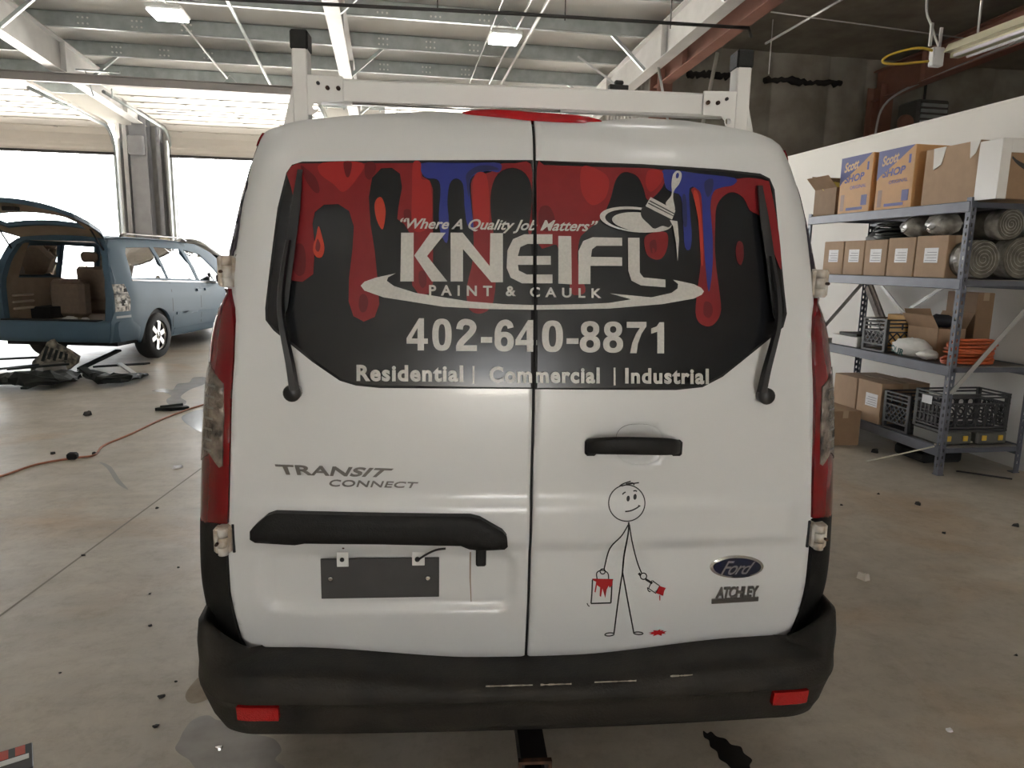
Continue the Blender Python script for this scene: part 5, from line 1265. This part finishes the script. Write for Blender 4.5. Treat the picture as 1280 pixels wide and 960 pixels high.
for z in LEV:
    for x, dx in ((SX0, 1), (SX1, -1)): MB().box((min(x-.004*dx, x+dx*.03), SY0+.01, z-.075), (max(x-.004*dx, x+dx*.03), SY1-.01, z), bev=.004).build('beam', M_SHELF, shelf)
    for y, dy in ((SY0, 1), (SY1, -1)): MB().box((SX0+.03, min(y, y+dy*.02), z-.045), (SX1-.03, max(y, y+dy*.02), z-.01)).build('end_beam', M_SHELF, shelf)
    MB().box((SX0+.026, SY0+.022, z-.022), (SX1-.026, SY1-.022, z-.004)).build('shelf_board', M_DECK, shelf)
M_BRC = mat('brace_steel', (.42, .41, .39), .45, metal=.3)
MB().bar((SX0+.02, SY0-.008, .62), (SX1-.02, SY0-.008, 1.38), .035, .006, (0, 1, 0)).build('end_brace', M_BRC, shelf)
MB().bar((SX0+.02, SY1+.008, .62), (SX1-.02, SY1+.008, 1.38), .035, .006, (0, 1, 0)).build('end_brace', M_BRC, shelf)
MB().bar((SX1+.012, SY1-.1, .85), (SX1+.012, SY0+.9, 1.40), .03, .006, (1, 0, 0)).build('back_brace', M_BRC, shelf); MB().bar((SX1+.02, SY1-.9, .85), (SX1+.02, SY1-.1, 1.40), .03, .006, (1, 0, 0)).build('back_brace', M_BRC, shelf)

def ftext(name, body, yl, zb, w, h, x, material, parent, org, bold=.02, shear=0.0, slope=0.0):
    """lettering on a face that looks towards -X; yl = Y of its first letter"""
    V, fs = text_mesh(body, bold, shear); vs = [(x-org[0], yl-w*p[0]-org[1], zb+h*p[1]+slope*w*p[0]-org[2]) for p in V]
    o = mk(name, vs, fs, material, parent); o.data.flip_normals() if o.data.polygons and o.data.polygons[0].normal.x > 0 else None
    return o
def carton(label, x0, x1, y0, y1, z0, z1, m=None, rz=0.0, lab=None, tape=True, open_=False, group=None, name='carton', tilt=0.0):
    cx, cy = (x0+x1)/2, (y0+y1)/2; hx, hy, h = (x1-x0)/2, (y1-y0)/2, z1-z0
    t = thing(name, label, 'box', (cx, cy, z0), rz, group, rot=(0, tilt, rz)); m = m or M_CARD; w = .004
    b = MB()
    if open_:
        b.box((-hx, -hy, 0), (hx, hy, w)); b.box((-hx, -hy, 0), (-hx+w, hy, h)); b.box((hx-w, -hy, 0), (hx, hy, h)); b.box((-hx, -hy, 0), (hx, -hy+w, h)); b.box((-hx, hy-w, 0), (hx, hy, h))
    else: b.box((-hx, -hy, 0), (hx, hy, h), bev=.004)
    b.build('carton_body', m, t)
    if open_:
        for (a, c, d) in (((-hx, -hy, h), (-hx, hy, h), (-.45*hx*1.2, 0, .10)), ((hx, -hy, h), (hx, hy, h), (.5*hx, 0, .12)), ((-hx, hy, h), (hx, hy, h), (0, .4*hy, .13))):
            a = Vector(a); c = Vector(c); d = Vector(d); n = Vector((0, 0, .003))
            MB().add([a, c, c+d, a+d, a+n, c+n, c+d+n, a+d+n], [(0, 1, 2, 3), (7, 6, 5, 4), (0, 4, 5, 1), (1, 5, 6, 2), (2, 6, 7, 3), (3, 7, 4, 0)]).build('flap', m, t)
    else:
        if hx < hy: sm_ = MB().box((-.001, -hy+.004, h-.001), (.001, hy-.004, h+.0006))
        MB().box((-.001, -hy+.004, h-.001), (.001, hy-.004, h+.0008)).build('flap_seam', m, t)
        if tape:
            MB().box((-.025, -hy-.001, h-.06), (.025, hy+.001, h+.0012)).build('tape', M_TAPE, t)
    if lab:
        ya, yb, za, zb = lab; MB().box((-hx-.0012, ya-cy, za-z0), (-hx+.001, yb-cy, zb-z0)).build('label', M_LAB, t)
        for k in range(4): MB().box((-hx-.0016, ya-cy+.012, za-z0+.015+k*.02), (-hx-.0011, yb-cy-.012-.02*(k % 2), za-z0+.019+k*.02)).build('label_print', mat('label_ink', (.25, .25, .28), .6), t)
    return t
Z1, Z2, Z3, Z4 = [z+.0 for z in LEV]
XF = SX0+.03
# --- top level
ob = carton('open brown carton with yellow packing on top shelf', XF, 4.35, 6.06, 6.40, Z1, 2.22, M_CARDD, open_=True)
yb = tag(MB().blob((4.10, 6.28, 2.20), (.10, .09, .09), 10, 7, .25, 8).build('yellow_packing', mat('yellow_foam', (.72, .58, .12), .7)), 'crumpled yellow packing sticking out of an open carton', 'packing')
M_SBOX = mat('orange_tan_print', (.60, .335, .14), .6, var=.05, scale=20)
M_SBLU = mat('carton_print_blue', (.105, .115, .30), .6)
M_SORG = mat('carton_print_cream', (.62, .42, .24), .6)
def shop_box(label, y0, y1, z1):
    t = carton(label, XF, 4.36, y0, y1, Z1, z1, M_SBOX, tape=False, name='towel_carton'); org = ((XF+4.36)/2, (y0+y1)/2, Z1); H = z1-Z1; Wd = y1-y0; x = XF-.0012
    # blue diagonal on the top corner
    q = [(y1, z1), (y0+.03*Wd, z1), (y0+.40*Wd, z1-.19*H), (y1-.10*Wd, z1-.42*H), (y1, z1-.5*H)]
    mk('blue_print', [(x-org[0], a-org[1], c-org[2]) for a, c in q], [tuple(range(len(q)))], M_SBLU, t)
    ftext('brand_print', 'Scott', y1-.12*Wd, z1-.27*H, .46*Wd, .17*H, x-.0006, M_SORG, t, org, .03, .2, .12)
    ftext('product_print', 'SHOP', y1-.16*Wd, z1-.46*H, .62*Wd, .13*H, x-.0006, M_SBLU, t, org, .035, .15, .05)
    ftext('product_print', 'ORIGINAL', y1-.36*Wd, z1-.58*H, .5*Wd, .06*H, x-.0006, M_SBLU, t, org, .01, 0, .03)
    for (a, c, d, e) in ((.80, .05, .92, .34), (.08, .12, .26, .30), (.2, .05, .72, .1), (.1, .72, .16, .86)):
        mk('blue_print', [(x-.0004-org[0], y0+a*Wd-org[1], Z1+c*H-org[2]), (x-.0004-org[0], y0+d*Wd-org[1], Z1+c*H-org[2]), (x-.0004-org[0], y0+d*Wd-org[1], Z1+e*H-org[2]), (x-.0004-org[0], y0+a*Wd-org[1], Z1+e*H-org[2])], [(0, 1, 2, 3)], M_SBLU if d-a > .3 or a < .2 else mat('faded_print', (.38, .25, .18), .6), t)
    return t
shop_box('orange and blue shop towel carton beside the open carton', 5.59, 6.02, 2.46)
shop_box('orange and blue shop towel carton beside the large plain carton', 5.09, 5.52, 2.45)
bc = carton('large plain tan carton with loose white tape on top shelf', XF, 4.52, 4.47, 4.98, Z1, 2.385, M_CARD, tape=False)
for (ya, yb_, z0, z1) in ((4.90, 4.78, 2.26, 2.385), (4.56, 4.47, 2.30, 2.385)):
    c = (XF+4.52)/2, 4.725, Z1; x = XF-c[0]-.002
    MB().add([(x, ya-c[1], z1-c[2]), (x, yb_-c[1], z1-c[2]), (x-.004, yb_+.03-c[1], z0-c[2]), (x-.006, ya-.02-c[1], z0-.03-c[2]), (x+.003, ya-c[1], z1-c[2]), (x+.003, yb_-c[1], z1-c[2]), (x, yb_+.03-c[1], z0-c[2]), (x-.002, ya-.02-c[1], z0-.03-c[2])], [(0, 1, 2, 3), (7, 6, 5, 4), (0, 4, 5, 1), (1, 5, 6, 2), (2, 6, 7, 3), (3, 7, 4, 0)]).build('loose_tape', M_TAPEW, bc)
wb = carton('brown carton wrapped in white with a black curved arrow mark', 3.99, 4.60, 4.27, 4.455, Z1, 2.36, M_CARDD, tape=False)
c0 = ((3.99+4.60)/2, (4.27+4.455)/2, Z1); yf = 4.27-c0[1]
MB().box((3.985-c0[0], yf-.003, .0), (4.06-c0[0], .095, .39), bev=.002).build('white_wrap', M_TAPEW, wb); MB().box((4.06-c0[0], yf-.0033, .30), (4.60-c0[0], .0953, .3905), bev=.002).build('white_wrap', M_TAPEW, wb)
arc = [(4.07+.42*t, 2.245-.075*sin(pi*min(1, t*1.05))**.8) for t in np.linspace(0, 1, 14)]; vs = []
for i, (x, z) in enumerate(arc):
    w = .008+.014*sin(pi*i/13); vs += [(x-c0[0], yf-.0015, z-w-c0[2]), (x-c0[0], yf-.0015, z+w-c0[2])]
mk('arrow_print', vs, [(2*i, 2*i+2, 2*i+3, 2*i+1) for i in range(13)], M_BLK, wb)
# --- second level: five label cartons, bundles, rolls
for i, (y0, y1, z1) in enumerate(((5.875, 6.165, 1.735), (5.59, 5.862, 1.735), (5.30, 5.578, 1.735), (4.985, 5.288, 1.745), (4.655, 4.972, 1.75))):
    carton(['white-labelled tan carton at the end of the row behind the van', 'white-labelled tan carton second in the row on the middle shelf', 'white-labelled tan carton under the black hose coil', 'white-labelled tan carton under a plastic-wrapped bundle', 'wider white-labelled tan carton at row end by the wire rolls'][i], XF, 4.17 if i == 4 else 4.42, y0, y1, Z2, z1, M_CARD, lab=((y0+y1)/2-.075, (y0+y1)/2+.065, Z2+.11, Z2+.22), group='labelled cartons on the middle shelf')
def coil(name, label, c, R, r, turns, material, cat, flat=1.0, seed=1, rotx=0.0, levels=3):
    t = thing(name, label, cat, c); rn = random.Random(seed); pts = []
    for k in range(turns*16):
        a = 2*pi*k/16; lv = (k//16) % levels; rr = R*(1-.09*((k//16)//levels))*(1+rn.uniform(-.05, .05))+.012*sin(k*.37)*(R > .1)
        pts.append((rr*cos(a)*flat, rr*sin(a), max(r, r+lv*r*1.9+rn.uniform(-.004, .004)+.014*sin(k*.39+lv))))
    MB().tube(pts, r, 6).build('coil_windings', material, t); return t
coil('hose_coil', 'black hose coil lying on the labelled cartons', (4.18, 5.44, 1.737), .145, .012, 6, mat('black_hose', (.03, .035, .032), .5), 'hose', 1.0, 2, levels=6)
def bundle(label, c, rad, seed, m=M_WRAP):
    t = thing('wrapped_bundle', label, 'bundle', c, 0); MB().blob((0, 0, rad[2]), rad, 18, 10, .09, seed).build('wrap_film', m, t)
    for k in range(4):
        a = k*.8; MB().tube([(rad[0]*.95*cos(a+q*.25)*.98, rad[1]*.98*sin(a+q*.25), rad[2]*(1+.5*sin(q*.8+k))) for q in range(6)], .006, 5).build('wrap_fold', m, t)
    return t
bundle('plastic-wrapped bundle on the carton beside the hose coil', (4.14, 5.125, 1.746), (.14, .13, .085), 4)
bundle('plastic-wrapped bundle on the carton nearest the wire rolls', (4.085, 4.82, 1.751), (.09, .15, .085), 6)
def roll(label, x, z, r, y0, y1, seed):
    t = thing('wire_roll', label, 'roll', (x, y0, z), 0, 'wrapped wire rolls'); rn = random.Random(seed)
    b = MB(); prof = [(r*.96, .0), (r, .02), (r*1.0, (y1-y0)*.5), (r, y1-y0-.02), (r*.96, y1-y0)]; b.lathe(prof, 28, 'y'); b.build('roll_body', mat('dark_wire_roll', (.16, .145, .115), .45, col2=(.07, .065, .05), scale=14), t)
    sp = [(r*.93*(1-k/72)*cos(k*.42), -.004, r*.93*(1-k/72)*sin(k*.42)) for k in range(66)]; MB().tube(sp, .003, 4).build('spiral_edge', M_WRAP, t)
    MB().lathe([(r*1.01, .0), (r*1.015, .05), (r*1.012, .12)], 28, 'y', (0, 0, 0), cap=False).build('wrap_film', M_WRAP, t); return t
roll('wrapped wire roll end facing out beside the shelf post', 4.145, Z2+.139, .135, 4.48, 4.645, 1)
roll('wrapped wire roll end facing out by the rear shelf post', 4.46, Z2+.154, .15, 4.48, 4.97, 2)
roll('wrapped wire roll lying on top of the two lower rolls', 4.335, Z2+.388, .108, 4.48, 4.95, 3)
for i, (y0, y1) in enumerate(((5.32, 5.80), (5.84, 6.36))):  # added black lumps that darken the back of the shelf like shade
    bundle(['black tarp bundle behind the hose coil on middle shelf', 'black tarp bundle at the far end of middle shelf'][i], (4.53, (y0+y1)/2, Z2), (.085, (y1-y0)/2-.03, .215), 20+i, mat('black_tarp', (.02, .02, .022), .4, bump=.5, bscale=12))
# --- third level
def crate(label, x0, x1, y0, y1, z0, z1, holes=False, m=M_CRATE):
    cx, cy = (x0+x1)/2, (y0+y1)/2; hx, hy, h = (x1-x0)/2, (y1-y0)/2, z1-z0; t = thing('milk_crate', label, 'crate', (cx, cy, z0)); w = .010
    MB().box((-hx, -hy, 0), (hx, hy, .012), bev=.002).build('crate_floor', m, t)
    for sx in (-1, 1):
        for sy in (-1, 1): MB().box((sx*hx-(0 if sx < 0 else .03), sy*hy-(0 if sy < 0 else .03), 0), (sx*hx+(.03 if sx < 0 else 0), sy*hy+(.03 if sy < 0 else 0), h), bev=.003).build('corner_post', m, t)
    M2 = m
    for (ax, sgn) in (('x', -1), ('x', 1), ('y', -1), ('y', 1)):
        L = hy if ax == 'x' else hx; o = hx if ax == 'x' else hy; b = MB()
        def P(u, z): return (sgn*(o-.006), u, z) if ax == 'x' else (u, sgn*(o-.006), z)
        up = (1, 0, 0) if ax == 'x' else (0, 1, 0)
        for z in ((.01, .06, h-.105, h-.065, h-.035, h-.006) if not holes else (.01, .035, h-.075, h-.03, h-.006)): b.bar(P(-L, z), P(L, z), .012, .010, up)
        if not holes:
            k = -L+.02
            nn = 6
            for q in range(-nn, nn+1):
                u0 = q*L/3.0; z0_, z1_ = .06, h-.105; dz = z1_-z0_
                for d in (-1, 1):
                    ua, ub = u0, u0+d*dz; za, zb = z0_, z1_
                    if max(ua, ub) < -L+.02 or min(ua, ub) > L-.02: continue
                    def cl(u, z, u2, z2):
                        if u < -L+.02: tt = (-L+.02-u)/(u2-u); return -L+.02, z+(z2-z)*tt
                        if u > L-.02: tt = (L-.02-u)/(u2-u); return L-.02, z+(z2-z)*tt
                        return u, z
                    a2 = cl(ua, za, ub, zb); b2 = cl(ub, zb, ua, za)
                    if abs(a2[1]-b2[1]) > .02: b.bar(P(*a2), P(*b2), .008, .008, up)
            b.bar(P(-.06, h-.085), P(-.06, h-.035), .01, .01, up); b.bar(P(.06, h-.085), P(.06, h-.035), .01, .01, up)
        else:
            for r_ in range(2):
                for q in range(6):
                    u = -L+.03+(q+.5)*(2*L-.06)/6; z = .085+r_*.085; rr = .030
                    ring = [P(u+rr*cos(a), z+rr*sin(a)) for a in np.linspace(0, 2*pi, 13)[:-1]]; b.tube(ring, .007, 5, closed=True)
            for q in range(7):
                u = -L+.03+q*(2*L-.06)/6; b.bar(P(u, .035), P(u, h-.07), .010, .008, up)
        b.build('crate_side', M2 if (ax, sgn) in (('x', -1),) else m, t)
    return t
carton('flat white box with a black edge on the third shelf', XF, 4.30, 5.56, 5.92, Z3, .905, mat('white_card', (.70, .69, .68), .5), tape=False)
tag(MB().box((4.02, 5.60, .9075), (4.2, 5.85, .93), bev=.004).build('black_booklet', M_PLB), 'black booklet lying on the flat white box', 'booklet')
cp = thing('paper_cup', 'yellow cup with clear dome beside the lattice crate', 'cup', (4.30, 5.47, Z3)); 
cp.location = (4.38, 5.62, Z3)
MB().lathe([(.04, 0), (.05, .16)], 16, 'z').build('cup_body', mat('yellow_cup', (.68, .42, .10), .5), cp); MB().lathe([(.052, .16), (.05, .19), (.035, .22), (.001, .225)], 16, 'z').build('cup_lid', mat('clear_dome', (.72, .72, .7), .2), cp)
crate('lattice milk crate holding an orange box on the third shelf', 4.0, 4.42, 5.205, 5.505, Z3, 1.09)
carton('orange cardboard box inside the lattice milk crate', 4.20, 4.39, 5.24, 5.47, .832, 1.12, mat('orange_card', (.62, .34, .08), .6), name='small_carton')
bg_ = thing('plastic_bag', 'crumpled white plastic bag with dark green print', 'bag', (4.06, 4.97, Z3))
m_ = MB().blob((0, 0, .075), (.085, .20, .075), 20, 12, .10, 11); m_.v = [(v[0], v[1], max(0.002, v[2])) for v in m_.v]; m_.build('bag_film', mat('bag_white', (.74, .73, .69), .4, bump=.5, bscale=20), bg_)
m_ = MB().blob((-.01, -.19, .045), (.06, .09, .04), 14, 8, .15, 12); m_.v = [(v[0], v[1], max(0.002, v[2])) for v in m_.v]; m_.build('bag_handle', MATS['bag_white'], bg_)
V, fs = text_mesh('OUR', .03, .2); vs = [(-.078+.02*abs(p[0]-.5)-.012*p[1]*0, .13-.14*p[0], .035+.055*p[1]-.03*p[0]) for p in V]; mk('bag_print', [(v[0]-.012, v[1], v[2]) for v in vs], fs, mat('bag_green', (.03, .12, .11), .5), bg_)
carton('small tan carton with its flap open on third shelf', 4.16, 4.40, 4.83, 5.16, Z3, 1.05, M_CARD, open_=True)
tag(MB().blob((4.3, 4.98, 1.10), (.09, .12, .05), 12, 7, .2, 14).build('dark_cloth', mat('dark_rag', (.03, .032, .04), .8)), 'dark rag lying in the small open carton', 'rag')
coil('cord_coil', 'large orange extension cord coil on the third shelf end', (4.28, 4.635, Z3), .125, .0085, 20, M_ORNG, 'cord', 1.35, 5, levels=11)
coil('cord_coil', 'small loose orange cord beside the white plastic bag', (4.05, 4.585, Z3), .05, .008, 5, M_ORNG, 'cord', .6, 8, levels=4)
carton('upright brown carton behind the orange cord coil', 4.47, 4.62, 4.83, 5.14, Z3, 1.33, M_CARDD)
lean = tag(MB().bar((4.58, 5.90, Z3+.02), (4.54, 6.22, 1.33), .10, .02, (1, 0, 0)).bar((4.565, 5.90, Z3+.02), (4.525, 6.22, 1.33), .03, .012, (1, 0, 0)).build('wood_slat', mat('grey_wood', (.30, .26, .23), .7, var=.3, scale=20)), 'grey wooden slat leaning behind the lattice crate', 'slat')
# --- bottom level
carton('plain tan carton at the back of the bottom shelf', XF, 4.42, 5.50, 5.82, Z4, .555, M_CARD)
carton('tan carton with white label on the bottom shelf', XF, 4.45, 5.185, 5.485, Z4, .56, M_CARD, lab=(5.22, 5.37, .35, .46))
crate('empty lattice milk crate on the bottom shelf', 4.0, 4.36, 4.845, 5.145, Z4, .52)
for i, x0 in enumerate((4.01, 4.31)):
    t = thing('tool_case', ['grey tool case with yellow latches under the round-hole crate', 'grey tool case with yellow latches by the rear post'][i], 'tool case', (x0+.13, 4.65, Z4)); MB().box((-.13, -.15, 0), (.13, .15, .095), bev=.012).build('case_body', mat('case_grey', (.10, .10, .09), .5), t)
    for q in (-.07, .07): MB().box((q-.02, -.158, .03), (q+.02, -.148, .07), bev=.003).build('latch', mat('latch_yellow', (.65, .42, .05), .4), t)
crate('black round-hole crate stacked on the tool cases', 4.0, 4.56, 4.50, 4.80, Z4+.097, .60, True)
tag(MB().box((3.99, 4.62, .503), (3.993, 4.72, .565)).build('hang_tag', M_LAB), 'small white tag on the round-hole crate', 'tag').location = (.004, 0, 0)
carton('brown carton standing on the floor before the shelving', 3.66, 3.955, 5.34, 5.78, 0, .30, M_CARDD)
tag(MB().bar((3.96, 4.52, .225), (4.5, 4.56, .235), .02, .012).build('trim_strip', mat('tan_strip', (.55, .48, .38), .6)), 'pale trim strip lying along the bottom shelf end', 'strip').location = (.02, 0, -.005)
a = un(1083, 578, 2, 0); d = un(1168, 558, 2, .21)
tag(MB().tube([tuple(a+np.array([0, 0, .008])), tuple(d)], .006, 6).build('thin_rod', mat('pale_rod', (.62, .58, .48), .5)), 'thin pale rod leaning on the bottom shelf beam', 'rod')
a = un(1195, 590, 2, 0); d = un(1265, 600, 2, 0)
tag(MB().tube([(a[0], a[1], .008), (d[0], d[1], .008)], .007, 6).build('black_rod', M_BLK), 'thin black rod on the floor under the shelving', 'rod')
tag(MB().box((4.1, 4.75, .0), (4.45, 5.1, .09), bev=.02).build('dark_bin', M_SEAL), 'low dark bin on the floor below the bottom shelf', 'bin')  # dark block added to deepen the shade under the bottom shelf

# ================================================================== FLOOR CLUTTER
pts = [un(u, v, 2, 0) for u, v in ((-60, 612), (0, 597), (45, 582), (90, 574), (118, 570), (130, 558), (165, 543), (205, 524), (250, 508), (300, 496))]
cord = thing('extension_cord', 'orange extension cord with black plug across the concrete floor', 'cord', (0, 0, 0))
MB().tube(catmull([(p[0], p[1], .008) for p in pts], 6, False), .008, 6).build('cord_run', mat('dusty_orange_cord', (.50, .20, .11), .6, var=.2, scale=20), cord)
p = un(91, 574, 2, 0); MB().box((p[0]-.035, p[1]-.03, .0), (p[0]+.035, p[1]+.03, .05), bev=.012).build('plug', M_SEAL, cord)
def scrap(name, label, cat, u, v, size, material, seed=0, h=.012):
    p = un(u, v, 2, 0); rn = random.Random(seed); n = 7
    poly = [(size*(.6+.5*rn.random())*cos(2*pi*k/n)*(1.4 if k % 2 else .9), size*(.6+.5*rn.random())*sin(2*pi*k/n)) for k in range(n)]
    m = MB(); vs = [(p[0]+q[0], p[1]+q[1], .002) for q in poly]+[(p[0]+q[0]*.8, p[1]+q[1]*.8, h*(.6+.8*rn.random())) for q in poly]
    m.add(vs, [tuple(range(n-1, -1, -1)), tuple(range(n, 2*n))]+[(i, (i+1) % n, n+(i+1) % n, n+i) for i in range(n)])
    return tag(m.build(name, material), label, cat)
M_CRUM = mat('dark_crumb', (.03, .028, .025), .7)
scrap('paper_scrap', 'crumpled pale paper scrap on the floor by the van', 'paper', 1079, 724, .035, mat('paper', (.62, .57, .50), .7), 3, .03)
scrap('white_chip', 'small white paint chip on the brown floor', 'chip', 1187, 914, .014, MATS['white_label'] if 'white_label' in MATS else WHI, 5, .006)
scrap('dark_clip', 'small dark clip near the bottom shelf', 'clip', 1094, 566, .03, M_CRUM, 6, .03)
scrap('metal_chip', 'silver chip lying in the puddle by the bumper', 'chip', 275, 936, .013, M_CHR, 8, .008)
for i, (u, v, s_) in enumerate(((202, 872, .012), (195, 909, .011), (188, 783, .008), (104, 695, .01), (223, 710, .008), (196, 636, .012), (110, 519, .04), (118, 568, .02), (66, 568, .02), (75, 842, .006), (1148, 631, .022), (1098, 618, .012), (1180, 667, .014), (1270, 658, .02), (1270, 820, .008), (1052, 632, .01), (187, 743, .006), (220, 853, .006))):
    scrap('dirt_crumb', 'small dark crumb of dirt on the concrete', 'crumb', u, v, s_, M_CRUM, 20+i, s_*.7)['group'] = 'dark crumbs scattered over the concrete floor'
scrap('paper_strip', 'curled white strip lying on the floor by the van', 'paper', 222, 585, .04, M_LAB, 12, .012)
# red and white leaflet cut off at the frame edge
p = un(6, 952, 2, 0); t = thing('leaflet', 'red black and white printed leaflet on the floor', 'leaflet', (p[0], p[1], 0), radians(25))
MB().box((-.11, -.08, 0), (.07, .05, .006), bev=.002).build('sheet', M_BLK, t)
for k in range(4): MB().box((-.10+k*.042, .0, .006), (-.075+k*.042, .045, .0072)).build('red_print', mat('leaflet_red', (.55, .08, .05), .5), t)
MB().box((-.1, -.03, .006), (.06, -.005, .0072)).build('white_print', WHI, t)
